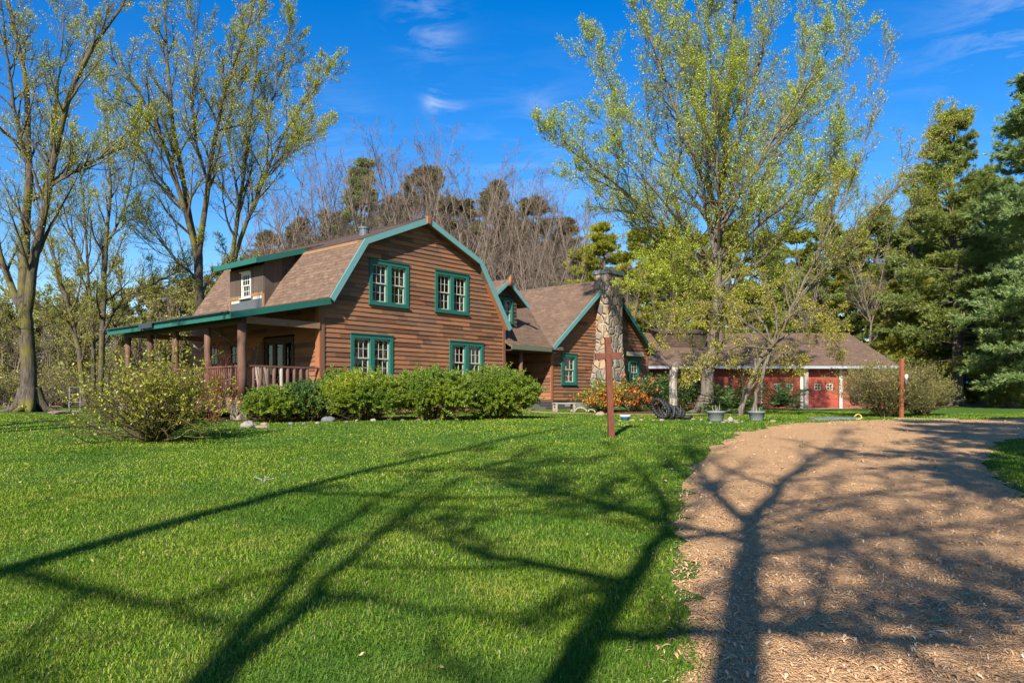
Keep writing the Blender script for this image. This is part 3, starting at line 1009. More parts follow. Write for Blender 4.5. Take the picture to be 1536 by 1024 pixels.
lawn = link('lawn', npmesh('lawn', V, Q, smooth=True), lawnmat()); lawn['kind'] = 'structure'


def drivemat():
    t = NT('wood_chip_drive')
    v = t.coord('Object')
    n1 = t.noise(v, .5, 5, .6); n2 = t.noise(v, 9, 6, .7); n3 = t.noise(v, 70, 4, .7)
    vo = t.n('ShaderNodeTexVoronoi', feature='F1'); vo.inputs['Scale'].default_value = 75
    mp = t.coord('Object', (1, .55, 1)); t.l(mp, vo.inputs['Vector'])
    sp = t.n('ShaderNodeSeparateColor'); t.l(vo.outputs['Color'], sp.inputs[0])
    col = t.ramp(sp.outputs[0], [(0, (.46, .25, .115)), (.4, (.64, .37, .175)), (.75, (.72, .45, .225)), (1, (.58, .37, .20))])
    col = t.mix(t.ramp(n1, [(.35, (0, 0, 0)), (.7, (.45, .45, .45))]), col, (.68, .40, .19))
    col = t.mix(t.ramp(n2, [(.5, (0, 0, 0)), (.85, (.5, .5, .5))]), col, (.34, .21, .12))
    col = t.mix(t.math('MULTIPLY', n3, .4), col, (.34, .205, .11))
    h = t.math('ADD', t.math('MULTIPLY', vo.outputs['Distance'], -1.5), t.math('ADD', n3, t.math('MULTIPLY', n2, .8)))
    return t.surf(col, .95, t.bump(h, .8, .025), spec=.12)


M['drive'] = drivemat()
drive = sheet('driveway', DRIVE, .006, M['drive'], .6)


def pathmat(name, a, b):
    t = NT(name); v = t.coord('Object')
    n = t.noise(v, 7, 6, .7); n2 = t.noise(v, 60, 3)
    return t.surf(t.mix(t.math('MULTIPLY', n2, .5), t.ramp(n, [(.35, a), (.65, b)]), [k * .6 for k in a]), .95, t.bump(n2, .6, .02), spec=.1)


M['path'] = pathmat('tan_path', (.33, .22, .13), (.48, .34, .21))
M['mulch'] = pathmat('bark_mulch', (.085, .05, .03), (.17, .10, .06))
M['litter'] = pathmat('woodland_litter', (.26, .14, .07), (.40, .23, .12))
M['gravel'] = pathmat('garage_apron', (.40, .28, .19), (.52, .38, .27))


def blob(cx, cy, rx, ry, n=40, amp=.08, rot=0):
    ph = [rg.uniform(0, 6.28) for _ in range(4)]
    out = []
    for k in range(n):
        a = 2 * math.pi * k / n
        r = 1 + amp * (math.sin(2 * a + ph[0]) + math.sin(3 * a + ph[1]) + .7 * math.sin(5 * a + ph[2]) + .5 * math.sin(9 * a + ph[3]))
        x, y = rx * r * math.cos(a), ry * r * math.sin(a)
        out.append((cx + x * math.cos(rot) - y * math.sin(rot), cy + x * math.sin(rot) + y * math.cos(rot)))
    return out


PATHP = smoothpoly([(.3, 29.2), (1.2, 27.6), (2.6, 27.0), (4.3, 26.6), (6.4, 26.2), (7.8, 25.7), (8.8, 25.0)], 5)
pl = [(x, y - .42) for x, y in PATHP]; pr = [(x, y + .42) for x, y in PATHP][::-1]
PATH = jitter(pl, .03) + jitter(pr, .03)
sheet('path', PATH, .010, M['path'], .6)
BED1 = blob(-4.7, 22.6, 4.2, 1.5, rot=.32, amp=.05)
BED2 = blob(6.1, 28.6, 3.6, 1.3, rot=.3, amp=.06)
sheet('planting_bed', BED1, .005, M['mulch'], .6)
sheet('planting_bed', BED2, .005, M['mulch'], .6)
APRON = [(12.5, 44.0), (23.5, 43.6), (24.6, 45.0), (22.6, 45.95), (12.5, 45.95)]
sheet('garage_apron', APRON, .012, M['gravel'], 1.0)
W1P = blob(36, 66, 22, 9, amp=.1); W2P = blob(-34, 66, 30, 9, amp=.1)
sheet('woodland_floor', W1P, .02, M['litter'], 2.0)


# ---- grass blades and wood chips: real geometry on the ground
def noise2(x, y, seed=0):
    r = np.random.default_rng(seed)
    out = np.zeros_like(x)
    for f, a in ((.25, 1), (.6, .7), (1.4, .5), (3.1, .35)):
        for _ in range(3):
            th = r.uniform(0, 6.28); ph = r.uniform(0, 6.28)
            out += a * np.sin((x * math.cos(th) + y * math.sin(th)) * f * 2 * math.pi * .5 + ph) / 3
    return out


def edge_d(x, y, poly):
    """signed distance-ish to polygon border (positive inside)"""
    P = np.array(poly); A = P; Bq = np.roll(P, -1, 0)
    d = np.full(x.shape, 1e9)
    for (ax_, ay_), (bx, by) in zip(A, Bq):
        ex, ey = bx - ax_, by - ay_
        L = ex * ex + ey * ey + 1e-12
        t = np.clip(((x - ax_) * ex + (y - ay_) * ey) / L, 0, 1)
        d = np.minimum(d, (x - ax_ - t * ex) ** 2 + (y - ay_ - t * ey) ** 2)
    d = np.sqrt(d)
    return np.where(inpoly(x, y, poly), d, -d)


DRIVE_C = LEFT[::3] + RIGHT[::3]
hx, hy = .666, .746
def house_local(x, y):
    dx, dy = x + 5.99, y - 24
    return dx * hx + dy * hy, -dx * hy + dy * hx


def scatter(y0, y1, dens, seed, margin=.5, side=1.0):
    r = np.random.default_rng(seed)
    xm = .70 * y1 + margin
    n = int((y1 - y0) * 2 * xm * dens)
    x = r.uniform(-xm, xm, n); y = r.uniform(y0, y1, n)
    k = np.abs(x) < .70 * y + margin
    return x[k], y[k], r


def blades(name, y0, y1, dens, hgt, wid, seed):
    x, y, r = scatter(y0, y1, dens, seed)
    # clumping
    k = r.uniform(0, 1, len(x)) < .72 + .28 * np.clip(noise2(x * 2.2, y * 2.2, 4), -1, 1)
    x, y = x[k], y[k]
    d = edge_d(x, y, DRIVE_C) + .12 * noise2(x * 2.5, y * 2.5, 9)
    keep = (d < -.02) | ((d < .28) & (r.uniform(0, 1, len(x)) < .16 * (1 - d / .28)))
    t, s = house_local(x, y)
    keep &= ~((t > -2.95) & (t < 19.3) & (s > -.2) & (s < 9))
    keep &= ~((t > 9.5) & (t < 11.5) & (s > -1.3) & (s < 0))
    if y1 > 20:
        keep &= ~inpoly(x, y, PATH)
        keep &= ~(inpoly(x, y, BED1) | inpoly(x, y, BED2))
        keep &= ~((y > 43.6) & (x > 8))
    x, y = x[keep], y[keep]
    n = len(x)
    z = G(x, y)
    az = r.uniform(0, 2 * np.pi, n)
    pat = noise2(x * 1.1, y * 1.1, 21)
    h = hgt * r.uniform(.45, 1.25, n) * (1 + .22 * pat)
    lean = r.uniform(.3, 1.45, n)
    w = wid * r.uniform(.6, 1.3, n)
    dx, dy = np.cos(az), np.sin(az)
    fa = az + np.pi / 2 + r.normal(0, .5, n)
    wx, wy = np.cos(fa) * w * .5, np.sin(fa) * w * .5
    base = np.stack([x, y, z - .004], -1)
    mid = base + np.stack([dx * h * .35 * lean, dy * h * .35 * lean, h * .58], -1)
    tip = base + np.stack([dx * h * lean, dy * h * lean, h * np.clip(1 - .40 * lean, .32, 1)], -1)
    wv = np.stack([wx, wy, np.zeros(n)], -1)
    V = np.stack([base - wv, base + wv, mid + wv * .85, mid - wv * .85, tip], 1).reshape(-1, 3)
    b = np.arange(n) * 5
    Q = np.stack([b, b + 1, b + 2, b + 3], -1); T = np.stack([b + 3, b + 2, b + 4], -1)
    o = link(name, npmesh(name, V, Q, T), M['grass'])
    o['kind'] = 'stuff'
    return o


def grassmat():
    t = NT('grass_blades')
    isl = t.island()
    col = t.ramp(isl, [(0, (.078, .160, .008)), (.35, (.140, .245, .012)), (.7, (.205, .31, .018)), (.86, (.27, .345, .045)), (.93, (.40, .37, .10)), (1, (.46, .38, .17))])
    n = t.noise(t.coord('Object'), .55, 5, .6)
    col = t.mix(t.ramp(n, [(.38, (.9, .9, .9)), (.55, (0, 0, 0))]), col, (.07, .165, .018))
    n2 = t.noise(t.coord('Object'), .9, 4, .65)
    col = t.mix(t.ramp(n2, [(.52, (0, 0, 0)), (.72, (.8, .8, .8))]), col, (.30, .33, .05))
    return t.leaf(col, .34, .012)


M['grass'] = grassmat()
# ------------------------------------------------------------------ growing plants
def unit(a): return a / (np.linalg.norm(a, axis=-1, keepdims=True) + 1e-9)


def grow(r, P0, D, L, r0, r1, nseg, wander=.1, up=0.0, bend=None):
    B = len(P0)
    P = np.empty((B, nseg + 1, 3)); P[:, 0] = P0
    D = unit(np.array(D, float)); L = np.asarray(L, float)
    for i in range(nseg):
        D = unit(D + r.normal(0, wander, (B, 3)) + np.array([0, 0, up]))
        P[:, i + 1] = P[:, i] + D * (L / nseg)[:, None]
    f = np.linspace(0, 1, nseg + 1)[None]
    Rr = np.asarray(r0)[:, None] * (1 - f) + np.asarray(r1)[:, None] * f
    return P, Rr


def spawn(r, P, Rr, n, lo, hi, ang, angv=.15, flat=0.0):
    """n children on each parent; returns base, dir, frac, radius, parent index"""
    B, S, _ = P.shape
    f = lo + (hi - lo) * (np.arange(n)[None] + r.uniform(0, 1, (B, n))) / n
    x = f * (S - 1); i = np.clip(x.astype(int), 0, S - 2); u = (x - i)[..., None]
    bi = np.arange(B)[:, None]
    base = P[bi, i] * (1 - u) + P[bi, i + 1] * u
    T = unit(P[bi, i + 1] - P[bi, i])
    rad = Rr[bi, i] * (1 - u[..., 0]) + Rr[bi, i + 1] * u[..., 0]
    ref = np.where(np.abs(T[..., 2:3]) < .9, np.array([0, 0, 1.0]), np.array([1.0, 0, 0]))
    U = unit(np.cross(T, ref)); W = np.cross(T, U)
    az = np.arange(n)[None] * 2.399 + r.uniform(0, 6.28, (B, 1)) + r.normal(0, .5, (B, n))
    if flat: az = np.where(np.arange(n)[None] % 2 == 0, 0, np.pi) + r.normal(0, flat, (B, n))
    pr = U * np.cos(az)[..., None] + W * np.sin(az)[..., None]
    a = ang + r.normal(0, angv, (B, n))
    D = T * np.cos(a)[..., None] + pr * np.sin(a)[..., None]
    pid = np.broadcast_to(bi, (B, n)).reshape(-1)
    return base.reshape(-1, 3), D.reshape(-1, 3), f.reshape(-1), rad.reshape(-1), pid


def tubes(P, Rr, sides):
    B, S, _ = P.shape
    T = np.empty_like(P)
    T[:, 1:-1] = P[:, 2:] - P[:, :-2]; T[:, 0] = P[:, 1] - P[:, 0]; T[:, -1] = P[:, -1] - P[:, -2]
    T = unit(T)
    m = unit(P[:, -1] - P[:, 0])
    ref = np.where(np.abs(m[:, 2:3]) < .8, np.array([0, 0, 1.0]), np.array([1.0, .2, 0]))[:, None]
    U = unit(np.cross(T, ref)); W = np.cross(T, U)
    a = np.arange(sides) * 2 * np.pi / sides
    ring = U[:, :, None] * np.cos(a)[None, None, :, None] + W[:, :, None] * np.sin(a)[None, None, :, None]
    V = (P[:, :, None] + ring * Rr[:, :, None, None]).reshape(-1, 3)
    I = np.arange(B * S * sides).reshape(B, S, sides)
    J = np.roll(I, -1, 2)
    Q = np.stack([I[:, :-1], J[:, :-1], J[:, 1:], I[:, 1:]], -1).reshape(-1, 4)
    return V, Q


class Geo:
    def __init__(self): self.V = []; self.Q = []; self.T = []; self.n = 0

    def add(self, V, Q=None, T=None):
        if Q is not None and len(Q): self.Q.append(Q + self.n)
        if T is not None and len(T): self.T.append(T + self.n)
        self.V.append(V); self.n += len(V)

    def tub(self, P, Rr, sides=5): self.add(*tubes(P, Rr, sides))

    def mesh(self, name, smooth=True):
        return npmesh(name, np.concatenate(self.V), np.concatenate(self.Q) if self.Q else None, np.concatenate(self.T) if self.T else None, smooth)


def leaves(r, c, size, up=.5, aspect=.55, dirs=None, spread=1.0):
    """one small folded leaf (quad) per centre"""
    n = len(c)
    d = unit(r.normal(0, spread, (n, 3)) + (dirs if dirs is not None else 0) + np.array([0, 0, .1]))
    nn = unit(r.normal(0, 1, (n, 3)) + np.array([0, 0, up]))
    s = unit(np.cross(d, nn))
    L = size * r.uniform(.6, 1.35, n)[:, None]
    V = np.stack([c, c + d * L * .5 + s * L * aspect * .5, c + d * L, c + d * L * .5 - s * L * aspect * .5], 1).reshape(-1, 3)
    b = np.arange(n) * 4
    return V, np.stack([b, b + 1, b + 2, b + 3], -1)


def tufts(r, c, d, k, length, width, cone=.55):
    """k needle-like slivers fanning from each centre along d"""
    n = len(c)
    dd = unit(d[:, None] + r.normal(0, cone, (n, k, 3)))
    L = length * r.uniform(.6, 1.2, (n, k, 1))
    side = unit(np.cross(dd, r.normal(0, 1, (n, k, 3)))) * width * .5
    b = c[:, None] + dd * L * .08
    V = np.stack([b, b + dd * L * .5 + side, b + dd * L, b + dd * L * .5 - side], 2).reshape(-1, 3)
    i = np.arange(n * k) * 4
    return V, np.stack([i, i + 1, i + 2, i + 3], -1), None


def put(proto, name, loc, label, cat, group=None, rz=0.0, sc=1.0):
    """a plant: an Empty at its foot, its parts sharing the prototype's meshes"""
    o = thing(name, loc, label, cat, group, rz, sc)
    for nm, me, mat in proto:
        link(nm, me, mat, o)
    return o


def interp_stem(pts, rad, n=14):
    """pts list of 3d points -> smooth polyline (1, n+1, 3)"""
    sp = np.array(smoothpoly([tuple(p) + (q,) for p, q in zip(pts, rad)], 8))
    idx = np.linspace(0, len(sp) - 1, n + 1)
    i = np.clip(idx.astype(int), 0, len(sp) - 2); u = (idx - i)[:, None]
    S = sp[i] * (1 - u) + sp[i + 1] * u
    return S[None, :, :3], S[None, :, 3]


def flare(r, base, rad, n=6, length=.9):
    """root flare tubes"""
    P = []; Rr = []
    for k in range(n):
        a = 2 * math.pi * k / n + r.uniform(-.3, .3)
        d = np.array([math.cos(a), math.sin(a), 0])
        b = np.array(base)
        P.append([b + d * rad * .35 + [0, 0, rad * 2.0], b + d * rad * .7 + [0, 0, rad * .9], b + d * rad * 1.25 + [0, 0, rad * .2], b + d * (rad * 1.3 + length * r.uniform(.3, .8)) + [0, 0, -.05]])
        Rr.append([rad * .55, rad * .52, rad * .36, rad * .1])
    return np.array(P), np.array(Rr)


def broadleaf(seed, stems, lv1=(9, .25, .98), lv2=9, lv3=7, thick=1.0, len1=.36, ang1=.75, up=.09, leaf=None, twig=.009, root=None, sides=9, len_abs=None, dense=1.0, wander=.10, ang2=.7, len2=.42, len3=.45):
    """stems: list of (pts, radii). returns (trunk Geo, crown Geo, tips)"""
    r = np.random.default_rng(seed)
    tr = Geo(); cr = Geo()
    tips = []; tdirs = []
    for pts, rad, nl in stems:
        P, Rr = interp_stem(pts, rad, 18)
        Rr = Rr * thick
        P[:, 1:-1] += r.normal(0, .02, P[:, 1:-1].shape)
        tr.tub(P, Rr, sides)
        tot = np.linalg.norm(np.diff(P[0], axis=0), axis=1).sum()
        n1 = max(2, int(lv1[0] * nl))
        b, d, f, rd, _ = spawn(r, P, Rr, n1, lv1[1], lv1[2], ang1, .18)
        L = (len_abs if len_abs else tot * len1) * (1.08 - .72 * f) * r.uniform(.75, 1.2, len(f))
        r0 = np.minimum(rd * .62, .018 + L * .018)
        P1, R1 = grow(r, b, d, L, r0, np.full(len(L), twig * .9), 9, wander, up)
        tr.tub(P1, R1, 6)
        # the leader's own tip gets twigs too
        b, d, f, rd, pid = spawn(r, P1, R1, lv2, .15, 1.0, ang2, .2)
        L2 = L[pid] * len2 * (1.05 - .6 * f) * r.uniform(.6, 1.25, len(f))
        P2, R2 = grow(r, b, d, L2, np.minimum(rd * .7, .006 + L2 * .010), np.full(len(L2), twig * .6), 6, wander * 1.1, up * .8)
        cr.tub(P2, R2, 4)
        b, d, f, rd, pid = spawn(r, P2, R2, lv3, .15, 1.0, .65, .2)
        L3 = L2[pid] * len3 * (1.05 - .5 * f) * r.uniform(.6, 1.3, len(f))
        P3, R3 = grow(r, b, d, np.maximum(L3, .12), np.minimum(rd * .8, twig * .75), np.full(len(L3), twig * .4), 4, wander * 1.2, up * .7)
        cr.tub(P3, R3, 3)
        tips.append(P3[:, 1:].reshape(-1, 3)); tdirs.append((P3[:, 1:] - P3[:, :-1]).reshape(-1, 3))
        tips.append(P2[:, 3:].reshape(-1, 3)); tdirs.append((P2[:, 3:] - P2[:, 2:-1]).reshape(-1, 3))
    if root is not None:
        tr.tub(*flare(r, root[0], root[1], 7, root[2]), 6)
    return tr, cr, np.concatenate(tips), np.concatenate(tdirs), r


def conifer(seed, H, rad, maxL, crown0=.12, whorl=.62, nb=5, tuft=(.30, .05, 7), droop=.0, lift=.28, shape=.75, gap=.25, ntw=9, thin=1.0):
    r = np.random.default_rng(seed)
    tr = Geo(); nd = Geo()
    pts = [(0, 0, -.3), (r.normal(0, .1), r.normal(0, .1), H * .35), (r.normal(0, .15), r.normal(0, .15), H * .7), (0, 0, H)]
    P, Rr = interp_stem(pts, [rad, rad * .75, rad * .42, .02], 20)
    tr.tub(P, Rr, 9)
    tr.tub(*flare(r, (0, 0, 0), rad * .95, 6, rad * 1.6), 6)
    hs = []
    h = H * crown0
    while h < H * .985:
        for k in range(nb):
            hs.append(h + r.uniform(-.25, .25) * whorl)
        h += whorl * r.uniform(.75, 1.3)
    hs = np.array(hs); n = len(hs)
    keep = r.uniform(0, 1, n) > gap * .5
    hs = np.clip(hs[keep], .4, H * .99); n = len(hs)
    fr = hs / H
    az = r.uniform(0, 2 * np.pi, n)
    prof = np.minimum(1, ((1 - fr) / (1 - crown0)) ** shape * 1.05) * np.clip(.55 + (fr - crown0) * 3.2, .55, 1)
    L = maxL * prof * r.uniform(.62, 1.18, n) + .12
    el = lift * (fr * 2.2 - .55) + r.normal(0, .12, n) - droop
    D = np.stack([np.cos(az) * np.cos(el), np.sin(az) * np.cos(el), np.sin(el)], -1)
    idx = np.clip(fr * 20, 0, 19.99).astype(int)
    base = P[0][idx] * 1.0; base[:, 2] = hs
    r0 = np.minimum(Rr[0][idx] * .45, .015 + L * .014)
    P1, R1 = grow(r, base, D, L, r0, np.full(n, .008), 8, .06, .03)
    tr.tub(P1, R1, 5)
    b, d, f, rd, pid = spawn(r, P1, R1, ntw, .22, 1.0, .85, .2, flat=.45)
    L2 = L[pid] * .34 * (1.15 - .75 * f) * r.uniform(.6, 1.2, len(f)) + .12
    d = unit(d * [1, 1, .5]); P2, R2 = grow(r, b, d, L2, np.minimum(rd * .5, .014), np.full(len(L2), .005), 4, .09, .04)
    tr.tub(P2[::2], R2[::2], 3)
    c = [P2[:, 1:].reshape(-1, 3), P1[:, 5:].reshape(-1, 3)]
    dd = [(P2[:, 1:] - P2[:, :-1]).reshape(-1, 3), (P1[:, 5:] - P1[:, 4:-1]).reshape(-1, 3)]
    c = np.concatenate(c); dd = unit(np.concatenate(dd)) + np.array([0, 0, .25])
    if thin < 1:
        k = r.uniform(0, 1, len(c)) < thin; c = c[k]; dd = dd[k]
    c = np.concatenate([c, c + r.normal(0, 1, c.shape) * [.17, .17, .04]]); dd = unit(np.concatenate([dd, dd]) * [1, 1, .45] + np.array([0, 0, .12]))
    V, Qd, T = tufts(r, c + r.normal(0, 1, c.shape) * [.05, .05, .02], dd, tuft[2], tuft[0], tuft[1], .42)
    nd.add(V, Qd, T)
    return tr, nd


def protoP(tr, cr, tmat, cmat, tn='trunk', cn='crown', extra=()):
    out = [(tn, tr.mesh(tn), tmat)]
    if cr is not None: out.append((cn, cr.mesh(cn, smooth=False), cmat))
    for nm, ge, mt, sm in extra: out.append((nm, ge.mesh(nm, sm), mt))
    return out
# ------------------------------------------------------------------ plant materials
M['bark_moss'] = bark('mossy_grey_bark', (.032, .025, .02), (.12, .098, .078), (.13, .115, .018), .25)
M['bark_grey'] = bark('grey_bark', (.055, .044, .036), (.20, .165, .135), (.15, .12, .05), .15)
M['bark_pale'] = bark('pale_twig_bark', (.095, .073, .058), (.23, .185, .145))
M['bark_dark'] = bark('dark_pine_bark', (.055, .042, .034), (.17, .135, .11))
M['twig_dark'] = bark('brown_twig_bark', (.045, .034, .024), (.11, .082, .05), (.14, .12, .025), .7)
M['twig_haze'] = bark('grey_brown_twigs', (.115, .083, .066), (.205, .155, .125))
M['twig_moss'] = bark('yellow_brown_twigs', (.085, .066, .035), (.19, .155, .065))
M['leaf_maple'] = leafmat('fresh_maple_leaf', [(0, (.17, .26, .012)), (.5, (.32, .41, .02)), (.85, (.46, .50, .035)), (1, (.56, .52, .05))], .45, (.36, .42, .024))
M['leaf_bud'] = leafmat('yellow_green_bud', [(0, (.22, .25, .015)), (.5, (.40, .42, .025)), (1, (.55, .50, .04))], .45, (.36, .40, .03))
M['leaf_gold'] = leafmat('golden_green_leaf', [(0, (.20, .20, .02)), (.5, (.36, .32, .035)), (1, (.50, .42, .06))], .4)
M['bud_red'] = leafmat('red_brown_bud', [(0, (.22, .08, .03)), (1, (.40, .22, .08))], .3)
M['pine_olive'] = leafmat('olive_pine_needles', [(0, (.12, .18, .04)), (.5, (.21, .27, .065)), (1, (.32, .365, .095))], .42, (.27, .30, .065))
M['pine_yellow'] = leafmat('yellow_green_needles', [(0, (.17, .21, .025)), (.5, (.30, .33, .04)), (1, (.43, .42, .06))], .42, (.38, .37, .045))
M['pine_green'] = leafmat('green_pine_needles', [(0, (.11, .175, .045)), (.5, (.19, .26, .07)), (1, (.28, .34, .10))], .4, (.26, .30, .07))
M['spruce_blue'] = leafmat('blue_green_needles', [(0, (.14, .225, .07)), (.5, (.23, .32, .10)), (1, (.33, .41, .14))], .42)
M['pine_dull'] = leafmat('dull_far_needles', [(0, (.085, .095, .03)), (.5, (.145, .15, .045)), (1, (.22, .205, .07))], .4, (.20, .165, .06))
M['yew'] = leafmat('bright_yew_needles', [(0, (.055, .125, .012)), (.5, (.12, .205, .022)), (.9, (.22, .30, .03)), (1, (.40, .42, .04))], .38, (.22, .29, .022))
M['yew_gold'] = leafmat('golden_yew_needles', [(0, (.12, .185, .012)), (.5, (.24, .31, .02)), (1, (.42, .41, .035))], .38, (.15, .23, .02))
M['juniper'] = leafmat('deep_green_juniper', [(0, (.02, .065, .02)), (.5, (.045, .11, .03)), (1, (.10, .17, .035))], .25, (.09, .16, .02))
M['holly'] = leafmat('dark_shrub_leaf', [(0, (.018, .055, .014)), (.5, (.045, .10, .022)), (1, (.10, .17, .03))], .25)
M['orange_flower'] = leafmat('orange_blossom', [(0, (.55, .09, .015)), (.6, (.70, .17, .03)), (1, (.75, .28, .05))], .3)
M['brush'] = leafmat('olive_brush_leaf', [(0, (.16, .14, .045)), (.5, (.26, .225, .07)), (1, (.38, .32, .11))], .4, (.23, .25, .055))
M['twig_red'] = bark('red_dogwood_stem', (.14, .035, .025), (.24, .07, .045))

rr = np.random.default_rng(77)


def pick(r, tips, dirs, n):
    k = r.integers(0, len(tips), n)
    return tips[k], dirs[k]


def stem3(base, Y, pts):
    out = []; rad = []
    for px, py, dy, q in pts:
        p = at(px, py, Y + dy)
        out.append((p[0] - base[0], p[1] - base[1], p[2] - base[2])); rad.append(q)
    return out, rad


def leafgeo(r, tips, dirs, n, size, per=2, jit=.05, **kw):
    c, d = pick(r, tips, dirs, n)
    c = np.repeat(c, per, 0) + r.normal(0, jit, (n * per, 3)); d = np.repeat(d, per, 0)
    ge = Geo(); V, Q = leaves(r, c, size, dirs=unit(d) * .8, **kw); ge.add(V, Q)
    return ge


# ------------------------------------------------------------------ the tall budding trees at the left
def placed_tree(name, px, Y, stems, seed, label, cat='tree', group=None, nleaf=6000, lsize=.10, lmat='leaf_bud', tmat='bark_moss', cmat='twig_dark', root=None, per=2, **kw):
    base = on(px, Y)
    ST = []
    for nl, pts in stems:
        p, q = stem3(base, Y, pts)
        ST.append((p, q, nl))
    tr, cr, tips, dirs, r = broadleaf(seed, ST, root=((0, 0, .0), root[0], root[1]) if root else None, **kw)
    ge = leafgeo(r, tips, dirs, nleaf, lsize, per)
    proto = [('trunk', tr.mesh('trunk'), M[tmat]), ('branches', cr.mesh('branches'), M[cmat]), ('crown', ge.mesh('crown', False), M[lmat])]
    return put(proto, name, base, label, cat, group)


placed_tree('budding_tree', 45, 33, [
    (.5, [(45, 622, 0, .52), (42, 560, 0, .43), (39, 470, 0, .39), (36, 400, .1, .29), (43, 250, .4, .21), (38, 120, .7, .14), (12, 5, .9, .09), (0, -110, 1.2, .03)]),
    (1.0, [(40, 468, 0, .30), (52, 390, -.2, .26), (64, 325, -.4, .22), (80, 245, -.5, .19), (102, 150, -.8, .15), (142, 68, -1, .11), (188, 0, -1.2, .07), (220, -90, -1.3, .02)]),
    (.8, [(37, 480, 0, .24), (10, 410, .4, .19), (-18, 340, .8, .15), (-55, 230, 1.1, .10), (-85, 90, 1.3, .03)]),
    (.6, [(50, 300, -.1, .11), (92, 268, -.6, .09), (150, 236, -1.0, .06), (200, 190, -1.6, .02)]),
    (.7, [(42, 250, .4, .12), (22, 160, -.6, .09), (8, 60, -1.2, .06), (0, -40, -1.5, .02)]),
    (.6, [(72, 280, -.5, .11), (78, 190, .8, .08), (92, 90, 1.4, .05), (96, -20, 1.6, .02)]),
], 101, 'tall thick-trunked budding tree at the left edge of the lawn', nleaf=19000, lsize=.062, root=(.50, .9), lv1=(22, .10, .98), lv2=12, lv3=9, len_abs=3.6, twig=.008, thick=.72, ang1=.62, up=.08)

placed_tree('budding_tree', 140, 42, [
    (.9, [(128, 608, 0, .24), (118, 530, 0, .20), (106, 475, .2, .17), (86, 405, .4, .13), (62, 330, .6, .08), (44, 235, .8, .02)]),
    (1.0, [(150, 608, 0, .26), (153, 520, 0, .22), (156, 440, 0, .19), (160, 360, 0, .15), (166, 280, .2, .11), (160, 190, .4, .06), (150, 110, .6, .02)]),
    (.9, [(140, 608, .3, .19), (139, 500, .5, .15), (131, 400, .8, .11), (124, 300, 1.0, .07), (108, 190, 1.2, .02)]),
    (.7, [(154, 500, 0, .13), (186, 448, -.5, .09), (232, 425, -.9, .06), (290, 395, -1.2, .015)]),
    (.7, [(160, 370, 0, .11), (190, 300, .5, .08), (205, 220, .9, .05), (215, 140, 1.1, .015)]),
    (.6, [(132, 410, .8, .09), (100, 330, .4, .06), (85, 240, .1, .015)]),
], 102, 'clump of mossy multi-stemmed trunks left of the porch', nleaf=18000, lsize=.07, lv1=(20, .15, .98), lv2=12, lv3=9, len_abs=3.6, twig=.0085, thick=.66, ang1=.62, up=.08)

placed_tree('budding_tree', 303, 40, [
    (.25, [(304, 612, 0, .44), (301, 500, 0, .38), (298, 430, 0, .35), (297, 375, 0, .33)]),
    (.9, [(297, 395, 0, .25), (280, 322, -.3, .20), (247, 222, -.6, .16), (214, 150, -.9, .11), (165, 85, -1.2, .06), (118, 35, -1.4, .02)]),
    (1.0, [(296, 385, 0, .25), (276, 280, .3, .20), (259, 180, .5, .16), (250, 80, .7, .11), (246, 0, .9, .06), (240, -80, 1.0, .02)]),
    (1.0, [(298, 385, 0, .25), (311, 280, .2, .20), (326, 190, .4, .16), (346, 108, .6, .11), (376, 25, .8, .06), (395, -60, .9, .02)]),
    (.7, [(280, 322, -.3, .13), (232, 255, .4, .09), (190, 190, .8, .06), (152, 120, 1.2, .02)]),
    (.7, [(312, 275, .2, .12), (290, 190, -.8, .09), (292, 90, -1.2, .06), (300, -10, -1.6, .02)]),
    (.6, [(298, 420, 0, .10), (262, 385, -.6, .07), (232, 352, -1.0, .04), (205, 330, -1.3, .015)]),
], 103, 'tall budding tree with forked trunk rising behind the porch roof', nleaf=24000, lsize=.068, lv1=(22, .12, .98), lv2=12, lv3=9, len_abs=3.7, twig=.0085, thick=.66, ang1=.62, up=.08)

placed_tree('budding_tree', 348, 43, [
    (.25, [(349, 612, 0, .32), (347, 480, 0, .28), (346, 385, 0, .25)]),
    (1.0, [(346, 400, 0, .20), (360, 300, .2, .16), (374, 195, .5, .12), (384, 95, .7, .08), (392, -10, .9, .02)]),
    (1.0, [(348, 400, 0, .20), (374, 322, -.3, .16), (401, 255, -.6, .12), (432, 190, -.9, .08), (468, 135, -1.1, .04), (492, 105, -1.2, .015)]),
    (.8, [(360, 305, .2, .12), (343, 215, .9, .09), (350, 130, 1.2, .06), (362, 40, 1.5, .015)]),
    (.8, [(401, 258, -.6, .10), (405, 170, -.2, .07), (425, 90, .2, .04), (440, 10, .4, .015)]),
    (.6, [(392, 275, -.5, .08), (432, 235, -1.2, .05), (478, 195, -1.6, .015)]),
], 104, 'leafing tree leaning right above the roof dormer', nleaf=30000, lsize=.068, lv1=(22, .12, .98), lv2=12, lv3=9, len_abs=3.6, twig=.0085, thick=.66, ang1=.62, up=.08)

